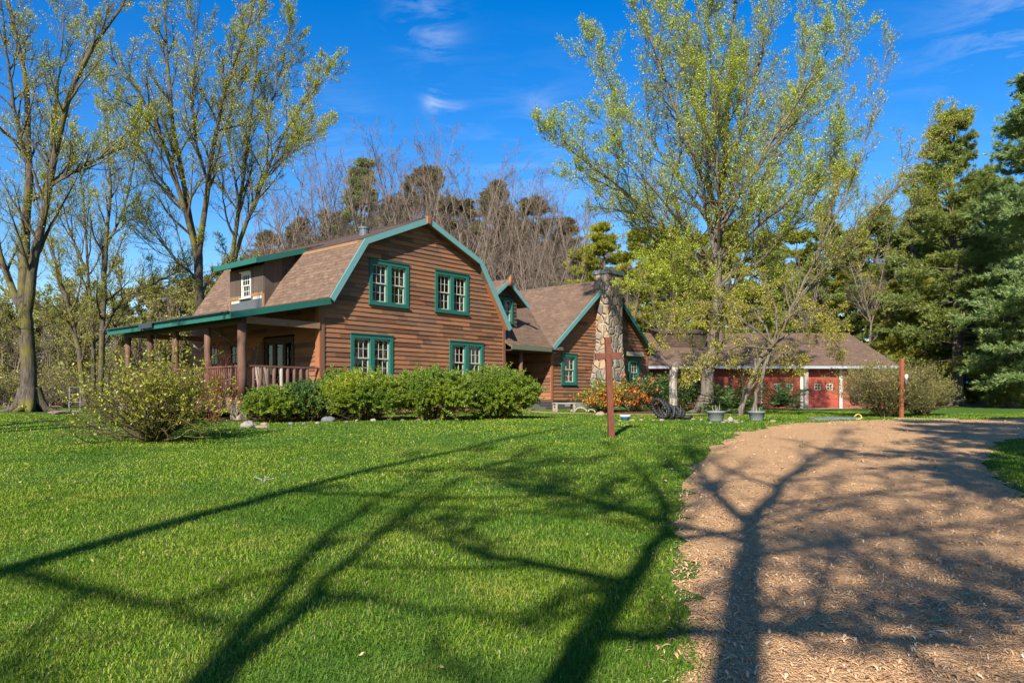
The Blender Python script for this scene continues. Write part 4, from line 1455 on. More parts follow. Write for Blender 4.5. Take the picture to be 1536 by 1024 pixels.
# ------------------------------------------------------------------ the big maple by the drive
placed_tree('maple_tree', 1058, 29, [
    (1.2, [(1058, 620, 0, .39), (1061, 575, 0, .33), (1068, 520, 0, .28), (1076, 455, 0, .24), (1077, 400, 0, .22), (1078, 330, .1, .19), (1086, 240, .2, .155), (1093, 150, .3, .12), (1100, 60, .3, .085), (1104, -30, .3, .05), (1106, -110, .3, .015)]),
    (1.0, [(1074, 405, 0, .11), (1012, 355, -.4, .085), (940, 290, -.8, .06), (866, 232, -1.1, .035), (822, 200, -1.3, .010)]),
    (1.0, [(1077, 355, 0, .11), (1030, 285, .6, .085), (962, 190, 1.2, .055), (905, 110, 1.5, .03), (882, 60, 1.7, .01)]),
    (1.0, [(1078, 320, 0, .11), (1040, 230, -.8, .085), (1000, 130, -1.4, .06), (968, 30, -1.8, .035), (955, -50, -2, .01)]),
    (1.0, [(1077, 420, 0, .12), (1064, 310, -.3, .10), (1060, 200, -.6, .08), (1050, 90, -.8, .055), (1044, -20, -1.0, .03), (1040, -80, -1, .01)]),
    (1.0, [(1077, 410, 0, .12), (1118, 325, .4, .095), (1165, 225, .8, .07), (1198, 125, 1.2, .05), (1222, 20, 1.5, .025), (1230, -50, 1.6, .01)]),
    (1.0, [(1078, 350, 0, .11), (1122, 270, -.8, .08), (1172, 190, -1.5, .055), (1228, 100, -2.0, .03), (1262, 40, -2.3, .01)]),
    (1.0, [(1085, 260, 0, .10), (1120, 170, .6, .075), (1142, 80, 1.0, .05), (1156, -10, 1.3, .02), (1160, -60, 1.4, .01)]),
    (.9, [(1077, 440, 0, .09), (1035, 405, 1.0, .065), (990, 360, 1.8, .04), (955, 315, 2.5, .01)]),
    (.9, [(1076, 450, 0, .09), (1130, 400, -1.0, .065), (1190, 340, -1.8, .04), (1240, 270, -2.5, .01)]),
    (.8, [(1074, 470, 0, .06), (1045, 455, -1.0, .045), (1015, 440, -1.8, .03), (985, 415, -2.4, .01)]),
    (1.0, [(1075, 432, 0, .085), (1000, 372, 1.2, .065), (925, 312, 2.2, .04), (862, 262, 3.0, .01)]),
    (1.0, [(1077, 425, 0, .085), (1145, 372, 1.6, .065), (1215, 318, 2.6, .04), (1272, 262, 3.2, .01)]),
    (.9, [(1084, 270, 0, .08), (1050, 180, .8, .06), (1020, 90, 1.4, .04), (1005, 0, 1.8, .012)]),
    (.9, [(1088, 215, 0, .08), (1070, 130, -.8, .06), (1062, 40, -1.2, .035), (1070, -50, -1.4, .012)]),
    (.9, [(1080, 330, 0, .08), (1140, 250, 1.4, .06), (1200, 180, 2.2, .035), (1235, 130, 2.8, .01)]),
    (.9, [(1077, 400, 0, .08), (1010, 320, -1.6, .06), (945, 240, -2.6, .035), (905, 180, -3.2, .01)]),
    (.9, [(1077, 390, 0, .08), (1150, 330, -1.6, .06), (1215, 270, -2.6, .035), (1260, 210, -3.2, .01)]),
    (.8, [(1078, 380, 0, .09), (1078, 300, -1.6, .07), (1072, 200, -2.6, .045), (1070, 100, -3.2, .015)]),
    (.8, [(1080, 360, 0, .09), (1095, 290, 1.6, .07), (1110, 190, 2.6, .045), (1115, 90, 3.2, .015)]),
], 201, 'large maple in fresh yellow-green leaf between the chimney and the drive', nleaf=66000, lsize=.060, lmat='leaf_maple', tmat='bark_grey', cmat='twig_moss', root=(.30, .5), lv1=(23, .10, .98), lv2=11, lv3=7, len_abs=3.0, twig=.005, per=3, thick=.72, ang1=.68)

placed_tree('leaning_tree', 1112, 25.5, [
    (.35, [(1108, 624, 0, .17), (1116, 600, 0, .145), (1128, 568, 0, .13), (1146, 532, 0, .115), (1164, 500, 0, .10)]),
    (1.0, [(1162, 503, 0, .085), (1200, 448, .4, .07), (1262, 388, .8, .05), (1338, 288, 1.2, .03), (1412, 165, 1.5, .010)]),
    (1.0, [(1160, 506, 0, .085), (1216, 405, -.5, .065), (1268, 295, -.9, .045), (1308, 180, -1.2, .028), (1332, 60, -1.4, .010)]),
    (.9, [(1200, 448, .4, .06), (1282, 350, 0, .045), (1370, 250, -.3, .03), (1442, 170, -.6, .010)]),
    (.9, [(1216, 405, -.5, .05), (1250, 300, .3, .04), (1262, 190, .7, .028), (1268, 80, 1.0, .01)]),
    (.9, [(1262, 388, .8, .045), (1340, 330, 1.6, .03), (1420, 280, 2.2, .01)]),
], 202, 'slender leaning tree with long nearly bare upper limbs beside the grey planters', nleaf=9000, lsize=.05, lmat='leaf_bud', tmat='bark_grey', cmat='twig_moss', lv1=(18, .15, .98), lv2=9, lv3=6, len_abs=2.0, twig=.0055, ang1=.5, up=.1, thick=.62)

placed_tree('ornamental_tree', 1150, 24.6, [
    (.2, [(1128, 622, .1, .085), (1138, 580, .1, .07), (1154, 535, .1, .062), (1162, 515, .1, .058)]),
    (1.2, [(1160, 518, 0, .05), (1120, 485, -.4, .042), (1070, 470, -.8, .032), (1020, 485, -1.0, .02), (985, 520, -1.1, .008)]),
    (1.2, [(1158, 520, 0, .05), (1140, 480, .4, .04), (1095, 455, .8, .03), (1040, 455, 1.2, .018), (1000, 480, 1.4, .008)]),
    (1.2, [(1162, 515, 0, .05), (1205, 490, .3, .04), (1240, 500, .5, .026), (1262, 530, .6, .01)]),
    (1.2, [(1162, 515, 0, .05), (1190, 470, -.6, .04), (1230, 465, -1.0, .026), (1268, 492, -1.2, .01)]),
    (1.2, [(1158, 522, 0, .045), (1110, 520, -.8, .034), (1060, 535, -1.3, .022), (1030, 560, -1.5, .008)]),
    (1.0, [(1162, 515, 0, .045), (1180, 530, .3, .03), (1200, 550, .4, .01)]),
    (1.0, [(1160, 516, 0, .045), (1165, 470, 0, .035), (1150, 430, .2, .02), (1120, 410, .4, .008)]),
], 203, 'low spreading tree with golden leaf clusters drooping before the red garage', nleaf=6500, lsize=.055, lmat='leaf_gold', tmat='bark_grey', cmat='twig_moss', lv1=(11, .2, .98), lv2=7, lv3=5, len_abs=1.0, twig=.005, thick=.75, up=-.02, wander=.16, per=2)

# ------------------------------------------------------------------ bare woodland trees behind the house
def bareproto(seed, H, r0, lean=.05, leafn=0):
    r = np.random.default_rng(seed)
    k = lambda a: r.normal(0, a)
    hb = H * r.uniform(.30, .45)
    p = (k(.3), k(.3), hb)
    stems = [([(0, 0, -.3), (k(.1), k(.1), hb * .5), p], [r0, r0 * .85, r0 * .72], .15)]
    nf = r.integers(2, 4)
    a0 = r.uniform(0, 6.28)
    for q in range(nf):
        a = a0 + q * 6.28 / nf + k(.3)
        sp = H * r.uniform(.10, .22)
        e = (p[0] + math.cos(a) * sp, p[1] + math.sin(a) * sp, H * r.uniform(.85, 1.0))
        m = (p[0] + math.cos(a) * sp * .45, p[1] + math.sin(a) * sp * .45, hb + (e[2] - hb) * .4)
        stems.append(([p, m, e], [r0 * .55, r0 * .38, .015], 1.0))
    tr, cr, tips, dirs, r = broadleaf(seed + 1, stems, lv1=(13, .06, .98), lv2=9, lv3=8, len_abs=H * .2, ang1=.72, up=.085, twig=.0070, sides=7, thick=.6, wander=.14)
    return [('trunk', tr.mesh('trunk'), M['bark_pale']), ('branches', cr.mesh('branches'), M['twig_haze'])]


BARE = [bareproto(300 + 7 * k, 18.0, .22) for k in range(5)]
barelist = [  # px, depth, top row, prototype
    (392, 56, 262, 0), (428, 58, 238, 1), (466, 54, 252, 2), (505, 60, 215, 3), (520, 52, 300, 4), (566, 58, 228, 0), (612, 55, 178, 1), (648, 61, 200, 4),
    (690, 56, 205, 2), (724, 54, 262, 3), (756, 60, 232, 0), (790, 55, 272, 4), (818, 58, 262, 1), (850, 54, 300, 2), (880, 60, 292, 3), (590, 50, 330, 2), (772, 48, 345, 1), (826, 50, 350, 0), (700, 50, 318, 3), (660, 52, 300, 1),
    (742, 66, 240, 2), (540, 66, 232, 1), (480, 66, 240, 0), (864, 66, 268, 4),
]
bl_where = ['far left of the gambrel roof', 'just left of the flue', 'over the left end of the ridge', 'left of the dark spruce', 'low behind the flue', 'beside the dark spruce', 'tallest above the gambrel peak', 'right of the tallest one',
            'straight above the right upper window', 'low right of the peak', 'above the right rake', 'over the small gabled dormer', 'left of the wing ridge', 'low left of the chimney', 'behind the chimney top', 'behind the ridge middle', 'above the entry roof', 'above the valley of the roofs', 'behind the right roof slope', 'behind the gambrel peak',
            'far back right of the peak', 'far back over the ridge', 'far back at left of the ridge', 'far back beside the maple']
for (px, Y, top, k), w in zip(barelist, bl_where):
    b = on(px, Y)
    H = EYE + (HZ - top) / F * Y - b[2]
    put(BARE[k], 'bare_tree', b, 'bare grey woodland tree ' + w, 'tree', 'bare trees behind the house', rr.uniform(0, 6.28), H / 18.0)

hz = [(410, 64, 255), (446, 62, 245), (485, 63, 238), (522, 65, 230), (556, 63, 236), (588, 64, 222), (626, 63, 205), (662, 64, 222), (706, 62, 228), (736, 64, 240), (770, 63, 252), (806, 64, 262), (836, 62, 275), (868, 63, 285), (535, 49, 345), (628, 47, 340), (738, 47, 345), (795, 46, 352)]
hw = ['left of the roof dormer', 'above the roof dormer', 'over the left roof end', 'left of the spruce', 'in front of the spruce', 'right of the spruce', 'left of the gambrel peak', 'right of the gambrel peak', 'above the right rake top', 'above the right rake middle', 'above the small gabled dormer', 'above the entry roof', 'left of the chimney', 'close behind the chimney', 'low over the flue', 'low over the peak', 'low over the right rake', 'low over the entry roof']
for q, ((px, Y, top), w) in enumerate(zip(hz, hw)):
    b = on(px, Y); H = EYE + (HZ - top) / F * Y - b[2]
    put(BARE[(q * 3 + 1) % 5], 'bare_tree', b, 'fine-twigged brown bare tree ' + w, 'tree', 'bare trees behind the house', rr.uniform(0, 6.28), H / 18.0)
for px, Y, top, k, w in ((945, 50, 372, 0, 'right of the chimney'), (1000, 52, 395, 1, 'between the chimney and the maple trunk'), (1130, 56, 400, 2, 'above the garage roof right of the maple'), (1215, 58, 372, 3, 'above the middle of the garage roof'), (1305, 58, 335, 4, 'rising at the right end of the garage'), (1378, 60, 300, 0, 'left of the white pine'), (1352, 57, 420, 1, 'low behind the lean-to roof'), (1480, 56, 380, 2, 'right of the white pine trunk')):
    b = on(px, Y); H = EYE + (HZ - top) / F * Y - b[2]
    put(BARE[k], 'bare_tree', b, 'thin bare tree among the conifers ' + w, 'tree', 'bare trees among the conifers', rr.uniform(0, 6.28), H / 18.0)

# bare and budding scrub trees at the far left
SCRUB = [bareproto(401 + 5 * k, 11.0, .12) for k in range(2)]
scl = [(18, 52, 470), (75, 56, 440), (205, 50, 452), (250, 58, 420), (110, 62, 430), (340, 54, 400), (-30, 48, 420), (160, 54, 470)]
scw = ['at the left edge', 'right of the thick trunk', 'left of the porch posts', 'above the porch roof end', 'between the left trunks', 'behind the white dormer window', 'cut by the left edge', 'behind the mossy clump']
for (px, Y, top), w in zip(scl, scw):
    b = on(px, Y); H = EYE + (HZ - top) / F * Y - b[2]
    put(SCRUB[px % 2], 'scrub_tree', b, 'thin leafless scrub tree ' + w, 'tree', 'scrub trees at the left', rr.uniform(0, 6.28), H / 11.0)

def brushproto(seed, H):
    r = np.random.default_rng(seed)
    stems = []
    for q in range(5):
        a = q * 1.256 + r.normal(0, .3); sp = H * r.uniform(.12, .3)
        stems.append(([(math.cos(a) * .15, math.sin(a) * .15, -.2), (math.cos(a) * sp * .5, math.sin(a) * sp * .5, H * .45), (math.cos(a) * sp, math.sin(a) * sp, H * r.uniform(.75, 1))], [.085, .06, .012], 1.0))
    tr, cr, tips, dirs, r = broadleaf(seed + 1, stems, lv1=(11, .06, .98), lv2=7, lv3=5, len_abs=H * .24, ang1=.7, up=.08, twig=.010, sides=6)
    ge = leafgeo(r, tips, dirs, 5200, .17, 2, .12)
    return [('trunk', tr.mesh('trunk'), M['bark_pale']), ('branches', cr.mesh('branches'), M['twig_haze']), ('crown', ge.mesh('crown', False), M['brush'])]


BR = [brushproto(451 + 3 * k, 9.0) for k in range(3)]
brl = [(10, 58, 452), (62, 62, 430), (98, 57, 470), (140, 64, 440), (178, 58, 455), (215, 62, 425), (250, 57, 450), (285, 63, 412), (322, 60, 420), (-22, 60, 440), (362, 64, 400), (235, 68, 400), (120, 70, 418), (40, 70, 425), (400, 62, 400), (450, 66, 400)]
brw = ['at the left edge', 'behind the thick trunk', 'low between the left trunks', 'behind the mossy clump', 'left of the outermost porch post', 'above the far porch end', 'seen through the far porch bays', 'behind the forked trunk', 'behind the left roof edge', 'cut by the left edge', 'behind the roof dormer', 'farthest above the porch end', 'farthest behind the mossy clump', 'farthest by the thick trunk', 'behind the upper roof left end', 'behind the ridge at left']
for (px, Y, top), w in zip(brl, brw):
    b = on(px, Y); H = EYE + (HZ - top) / F * Y - b[2]
    put(BR[abs(px) % 3], 'scrub_tree', b, 'olive budding scrub tree ' + w, 'tree', 'olive scrub trees', rr.uniform(0, 6.28), H / 9.0)

# ------------------------------------------------------------------ conifers
def cproto(mat, *a, bk='bark_dark', **kw):
    tr, nd = conifer(*a, **kw)
    return [('trunk', tr.mesh('trunk'), M[bk]), ('crown', nd.mesh('crown', False), M[mat])]


CP = {
    'dull0': cproto('pine_dull', 501, 18, .22, 4.6, crown0=.10, whorl=.8, tuft=(.34, .05, 10), shape=.75, nb=9, ntw=10),
    'dull1': cproto('pine_dull', 502, 18, .22, 5.2, crown0=.10, whorl=1.0, tuft=(.34, .05, 10), shape=.6, nb=9, ntw=10),
    'dark0': cproto('pine_green', 503, 18, .22, 4.4, crown0=.08, whorl=.75, tuft=(.30, .05, 10), shape=1.0, droop=.18, nb=8),
    'yel0': cproto('pine_yellow', 504, 13, .2, 3.4, crown0=.06, whorl=.85, tuft=(.30, .045, 11), shape=.75, nb=9, ntw=10),
    'yel1': cproto('pine_yellow', 505, 13, .2, 3.8, crown0=.06, whorl=.9, tuft=(.30, .045, 11), shape=.65, nb=9, ntw=10),
    'green0': cproto('pine_green', 506, 14, .22, 4.0, crown0=.06, whorl=.85, tuft=(.30, .042, 11), shape=.7, nb=10, ntw=10),
}
clist = [
    # behind the house: dark spruce and olive crowns
    ('dark0', 545, 70, 232), ('dull1', 640, 72, 255), ('dull0', 745, 72, 275), ('dull1', 690, 74, 300), ('dull0', 590, 74, 298), ('dull1', 500, 74, 318),
    ('dull0', 450, 70, 330), ('dull1', 800, 70, 300), ('dull0', 850, 72, 330), ('dull1', 405, 72, 350), ('dull0', 620, 64, 340), ('dull1', 715, 64, 345), ('dull0', 545, 64, 345), ('dull1', 775, 64, 355), ('dull0', 480, 64, 370), ('dull1', 660, 78, 330), ('dull0', 830, 80, 360), ('dull1', 735, 80, 350),
    # behind chimney and garage
    ('yel0', 905, 54, 335), ('yel1', 868, 58, 372), ('yel1', 955, 56, 345), ('yel0', 1000, 60, 340), ('yel1', 1045, 62, 352), ('yel0', 1100, 62, 335), ('green0', 1150, 62, 350), ('yel1', 1195, 64, 345), ('green0', 1240, 62, 325), ('yel0', 1285, 62, 345), ('green0', 1318, 64, 315), ('yel1', 925, 66, 380), ('yel0', 1075, 68, 390), ('green0', 1215, 70, 380),
    # right side
    ('green0', 1368, 63, 330), ('green0', 1390, 72, 300), ('green0', 1480, 70, 270), ('yel0', 1345, 58, 420), ('green0', 1520, 66, 330), ('dark0', 1460, 82, 260), ('dark0', 1400, 84, 320), ('green0', 1560, 78, 260), ('green0', 1512, 48, 395), ('yel0', 1392, 57, 372), ('green0', 1462, 60, 345),
    # far left
    ('dull1', 232, 70, 432), ('dull0', 280, 68, 418), ('dull1', 190, 72, 462), ('dull0', 140, 74, 470), ('dull1', 70, 72, 468), ('dull0', 20, 74, 475), ('dull1', 330, 70, 400), ('dull0', 370, 74, 385), ('dull1', 300, 60, 470), ('dull0', -25, 72, 470), ('dull1', 105, 80, 482), ('dull0', 255, 78, 450),
]
cw = {'dull0': 'olive brown pine', 'dull1': 'broad dull olive pine', 'dark0': 'dark narrow spruce', 'yel0': 'yellow-green conifer', 'yel1': 'broad yellow-green conifer', 'green0': 'soft green pine'}
cp = ['tallest behind the gambrel peak', 'round-topped behind the ridge peak', 'behind the right rake of the gambrel', 'far behind the right upper windows', 'behind the flue pipe', 'behind the left ridge end',
      'left of the flue among bare trunks', 'left of the wing ridge', 'behind the entry roof ridge', 'behind the roof dormer', 'low behind the gambrel peak', 'low behind the right rake', 'low behind the flue', 'low over the small gabled dormer', 'low behind the left ridge end', 'farthest behind the peak', 'farthest above the entry roof', 'farthest behind the right rake',
      'just behind the chimney', 'left of the chimney top', 'right of the chimney top', 'between chimney and maple', 'left of the maple trunk', 'right behind the maple trunk', 'behind the left garage roof', 'over the middle of the garage roof', 'behind the garage ridge', 'right of the garage ridge', 'above the right garage slope', 'far behind the chimney', 'far behind the maple trunk', 'far behind the garage',
      'behind the lean-to end of the garage', 'far behind the lean-to', 'between the two large right pines', 'low beside the garage end', 'behind the right edge spruce', 'in shade beyond the woodland floor', 'in shade behind the twig bush', 'beyond the right edge spruce', 'low in front of the right edge spruce', 'left of the tall open white pine', 'behind the trunk of the tall open white pine',
      'above the far porch end', 'behind the porch roof', 'left of the porch posts', 'behind the mossy clump', 'right of the thick trunk', 'left of the thick trunk', 'left of the white dormer window', 'behind the white dormer window', 'seen through the porch', 'cut by the left edge', 'farthest between left trunks', 'farthest above the porch end']
protoH = {'dull0': 18, 'dull1': 18, 'dark0': 18, 'yel0': 13, 'yel1': 13, 'green0': 14}
for (k, px, Y, top), w in zip(clist, cp):
    b = on(px, Y); H = EYE + (HZ - top) / F * Y - b[2]
    put(CP[k], 'conifer', b, cw[k] + ' ' + w, 'tree', 'conifers around the house', rr.uniform(0, 6.28), H / protoH[k])

pA = cproto('pine_olive', 521, 21, .40, 6.4, crown0=.13, whorl=.85, tuft=(.30, .038, 13), shape=.8, nb=10, ntw=13, lift=.26, gap=.35)
put(pA, 'white_pine', on(1435, 54), 'tall open white pine with twisted trunk right of the rusty lamp post', 'tree')
pB = cproto('spruce_blue', 522, 20, .42, 5.4, crown0=.10, whorl=.9, tuft=(.26, .036, 13), shape=.85, nb=11, ntw=14, lift=.15, droop=.1)
put(pB, 'spruce_tree', on(1596, 43), 'dense blue-green spruce at the right edge of the photo', 'tree', None, 0.0, 1.12)
pC = cproto('pine_green', 523, 17, .34, 4.2, crown0=.16, whorl=.95, tuft=(.28, .04, 12), shape=.7, nb=8, lift=.25)
put(pC, 'white_pine', on(1502, 58), 'green pine with bare lower trunk standing on the tan woodland floor', 'tree', rz=1.0)

# ------------------------------------------------------------------ low scrub that closes the far ground
def scrubstuff(name, y0, y1, x0, x1, n, hmin, hmax, mat, twm, seed):
    r = np.random.default_rng(seed)
    x = r.uniform(x0, x1, n); y = r.uniform(y0, y1, n)
    h = r.uniform(hmin, hmax, n) * (.8 + .4 * noise2(x * .3, y * .3, seed))
    b = np.stack([x, y, G(x, y) - .05], -1)
    ge = Geo()
    P0 = np.repeat(b, 7, 0); hh = np.repeat(h, 7)
    D = unit(np.stack([r.normal(0, .45, 7 * n), r.normal(0, .45, 7 * n), np.ones(7 * n)], -1))
    P, Rr = grow(r, P0, D, hh * r.uniform(.6, 1.1, 7 * n), np.full(7 * n, .03), np.full(7 * n, .008), 5, .14, .02)
    ge.tub(P, Rr, 3)
    o = link(name + '_stems', ge.mesh(name), M[twm]); o['kind'] = 'stuff'
    lf = Geo()
    k = r.integers(0, 7 * n, n * 70)
    c = P[k, r.integers(2, 6, len(k))] + r.normal(0, .22, (len(k), 3))
    c[:, 2] = np.maximum(c[:, 2], G(c[:, 0], c[:, 1]) + .05)
    lf.add(*leaves(r, c, .26))
    o = link(name + '_leaves', lf.mesh(name, False), M[mat]); o['kind'] = 'stuff'


scrubstuff('far_undergrowth', 60, 78, -66, -6, 520, 2.2, 5.5, 'brush', 'twig_haze', 31)
scrubstuff('shaded_undergrowth', 72, 90, -10, 66, 420, 2.0, 5.0, 'pine_dull', 'twig_haze', 32)
# ------------------------------------------------------------------ shrubs
def yewproto(seed, rx, ry, h, n, mat, shoot=.46, tuft=(.062, .020, 9), base=.05, stemm='twig_dark'):
    r = np.random.default_rng(seed)
    u = r.normal(0, 1, (n, 3)); u[:, 2] = np.abs(u[:, 2]) * .95 - .55 * r.uniform(0, 1, n)
    u = unit(u)
    f = r.uniform(.55, 1.0, n) ** .6
    ph = r.uniform(0, 6.28, 6)
    az = np.arctan2(u[:, 1], u[:, 0])
    lump = 1 + .10 * np.sin(3 * az + ph[0] + 2 * u[:, 2]) + .08 * np.sin(5 * az + ph[1]) * np.cos(4 * u[:, 2] + ph[2]) + .06 * np.sin(9 * az + 7 * u[:, 2] + ph[3])
    c = u * np.array([rx, ry, h * .5])[None] * (f * lump)[:, None] * .84
    c[:, 2] += h * .48
    c[:, 2] = np.maximum(c[:, 2], base)
    d = unit(u * [1, 1, .8] + np.array([0, 0, .42]) + r.normal(0, .35, (n, 3)))
    P, Rr = grow(r, c, d, shoot * r.uniform(.5, 1.35, n), np.full(n, .006), np.full(n, .003), 11, .17, .035)
    ge = Geo()
    cc = P[:, 1:].reshape(-1, 3); dd = (P[:, 1:] - P[:, :-1]).reshape(-1, 3)
    V, Q, T = tufts(r, cc, unit(dd), tuft[2], tuft[0], tuft[1], .85); ge.add(V, Q, T)
    st = Geo()
    m = 40
    a = r.uniform(0, 6.28, m)
    b = np.stack([np.cos(a) * .18 * rx, np.sin(a) * .18 * ry, np.full(m, -.05)], -1)
    D = unit(np.stack([np.cos(a) * .7, np.sin(a) * .7, np.ones(m)], -1) + r.normal(0, .25, (m, 3)))
    P, Rr = grow(r, b, D, h * r.uniform(.6, .95, m), np.full(m, .022), np.full(m, .006), 7, .14, .0)
    st.tub(P, Rr, 5)
    b, d, f_, rd, pid = spawn(r, P, Rr, 6, .2, 1, .7)
    P, Rr = grow(r, b, d, np.full(len(b), h * .35), rd * .6, np.full(len(b), .003), 4, .14, 0); st.tub(P, Rr, 4)
    return [('stems', st.mesh('stems'), M[stemm]), ('foliage', ge.mesh('foliage', False), M[mat])]


sh = [
    ('yew_gold', 543, 21.4, 1.08, .95, 1.06, 1500, 'golden-tipped yew shrub at the house corner below the left window', 611),
    ('yew', 650, 22.1, 1.16, 1.0, 1.20, 1650, 'bright green yew shrub in the middle of the front hedge', 612),
    ('yew', 744, 23.0, 1.08, 1.0, 1.24, 1550, 'rounded green yew shrub next to the entry steps', 613),
]
for mat, px, Y, rx, ry, h, n, lab, sd in sh:
    put(yewproto(sd, rx, ry, h, n, mat), 'yew_shrub', on(px, Y), lab, 'shrub', 'yew shrubs along the front wall')
put(yewproto(614, .80, .7, .95, 700, 'juniper', .3), 'juniper_shrub', on(462, 21.3), 'dark green juniper below the right end of the porch rail', 'shrub')
put(yewproto(615, .72, .6, .80, 600, 'yew', .28), 'juniper_shrub', on(408, 20.8), 'low yellow-green juniper below the porch corner post', 'shrub')
# tall sprouting shoot at the house corner
put(yewproto(616, .42, .4, 1.35, 330, 'yew', .3), 'yew_shrub', on(503, 22.6), 'narrow upright yew against the house corner board', 'shrub', 'yew shrubs along the front wall')


M['leaf_bush'] = leafmat('olive_new_leaf', [(0, (.15, .18, .012)), (.5, (.28, .30, .02)), (.9, (.42, .40, .03)), (1, (.55, .48, .12))], .4)


def twigbush(seed, n, spread, h, leafn, lsize, lmat, tmat, wander=.16, up=.0, sub=6, sub2=5, r0=.022, outw=.75, per=2):
    r = np.random.default_rng(seed)
    a = r.uniform(0, 6.28, n)
    b = np.stack([np.cos(a) * .12 * r.uniform(0, 1, n), np.sin(a) * .12 * r.uniform(0, 1, n), np.full(n, -.05)], -1)
    o = r.uniform(.15, 1.0, n) * outw
    D = unit(np.stack([np.cos(a) * o, np.sin(a) * o, np.full(n, .75)], -1))
    L = (h * (1 - .25 * o) + spread * o * .55) * r.uniform(.7, 1.1, n)
    P, Rr = grow(r, b, D, L, r0 * r.uniform(.6, 1.1, n), np.full(n, .005), 10, wander, up)
    P[:, :, 2] = np.maximum(P[:, :, 2], .04 * np.linspace(0, 1, 11)[None])
    st = Geo(); st.tub(P, Rr, 6)
    b, d, f, rd, pid = spawn(r, P, Rr, sub, .25, 1, .65)
    P2, R2 = grow(r, b, d, L[pid] * .42 * (1.15 - .6 * f) * r.uniform(.6, 1.2, len(f)), rd * .65, np.full(len(f), .0035), 6, wander, up + .03); st.tub(P2, R2, 4)
    b, d, f, rd, pid = spawn(r, P2, R2, sub2, .2, 1, .6)
    P3, R3 = grow(r, b, d, r.uniform(.12, .34, len(f)) * h * .55, rd * .7, np.full(len(f), .0025), 4, wander, up + .04); st.tub(P3, R3, 3)
    out = [('stems', st.mesh('stems'), M[tmat])]
    if leafn:
        tips = np.concatenate([P3[:, 1:].reshape(-1, 3), P2[:, 3:].reshape(-1, 3)]); dirs = np.concatenate([(P3[:, 1:] - P3[:, :-1]).reshape(-1, 3), (P2[:, 3:] - P2[:, 2:-1]).reshape(-1, 3)])
        w = np.clip(tips[:, 2] / h, .02, 1) ** 1.2
        k = r.choice(len(tips), leafn, p=w / w.sum())
        c = np.repeat(tips[k], per, 0) + r.normal(0, .025, (leafn * per, 3))
        lf = Geo(); lf.add(*leaves(r, c, lsize, dirs=unit(np.repeat(dirs[k], per, 0)) * .9))
        out.append(('leaves', lf.mesh('leaves', False), M[lmat]))
    return out


put(twigbush(621, 70, 2.05, 1.18, 3300, .060, 'leaf_bush', 'twig_dark', outw=1.15, wander=.15, per=2, sub=8, sub2=6), 'twiggy_bush', on(230, 15.7), 'wide twiggy bush with yellow-green new leaves on the front lawn', 'bush')
put(twigbush(622, 150, 1.30, 1.50, 6500, .05, 'brush', 'twig_moss', outw=1.35, wander=.08, up=.035, sub=8, sub2=6, r0=.014), 'twiggy_bush', on(1328, 24.8), 'dense olive-brown twig bush left of the rusty lamp post', 'bush')
put(twigbush(623, 90, .95, 1.1, 3600, .05, 'brush', 'twig_moss', outw=1.3, wander=.08, up=.035, sub=7, sub2=6, r0=.013), 'twiggy_bush', on(1380, 26.4), 'smaller olive twig bush right behind the rusty lamp post', 'bush')
put(twigbush(624, 16, .7, 1.7, 0, .05, 'brush', 'twig_red', outw=.55, wander=.08, up=.03, sub=5, sub2=3, r0=.013), 'red_twig_dogwood', (at(318, 600, 20.6)[0], 20.6, g(at(318, 600, 20.6)[0], 20.6)), 'red-stemmed leafless dogwood in front of the porch rail', 'shrub')
# flowering quince and dark shrubs by the chimney
put(twigbush(625, 40, .9, 1.25, 2600, .085, 'holly', 'twig_dark', outw=.9, sub=6, sub2=4), 'dark_shrub', on(986, 29.6), 'dark green leafy shrub right of the chimney window', 'shrub')
put(twigbush(626, 40, .8, 1.35, 2600, .085, 'holly', 'twig_dark', outw=.8, sub=6, sub2=4), 'dark_shrub', on(1022, 31.0), 'dark green shrub behind the grey log post', 'shrub')
q = twigbush(627, 44, .85, 1.05, 1800, .07, 'yew', 'twig_dark', outw=1.0, sub=6, sub2=4)
def blossoms(seed, base):
    r = np.random.default_rng(seed)
    st = base[0][1]
    n = len(st.vertices); co = np.empty(n * 3, np.float32); st.vertices.foreach_get('co', co); co = co.reshape(-1, 3)
    co = co[(co[:, 2] > .30)]
    k = co[r.integers(0, len(co), 170)]
    c = np.repeat(k, 10, 0) + r.normal(0, .05, (170 * 10, 3))
    ge = Geo(); ge.add(*leaves(r, c, .07, aspect=.9))
    return base + [('blossoms', ge.mesh('blossoms', False), M['orange_flower'])]


put(blossoms(1, q), 'flowering_shrub', on(905, 28.6), 'low shrub covered in orange blossom in front of the chimney', 'shrub', 'orange flowering shrubs')
put(blossoms(2, twigbush(628, 40, .8, 1.15, 1500, .07, 'holly', 'twig_dark', outw=1.0, sub=6, sub2=4)), 'flowering_shrub', on(950, 29.2), 'orange flowering shrub under the window right of the chimney', 'shrub', 'orange flowering shrubs')


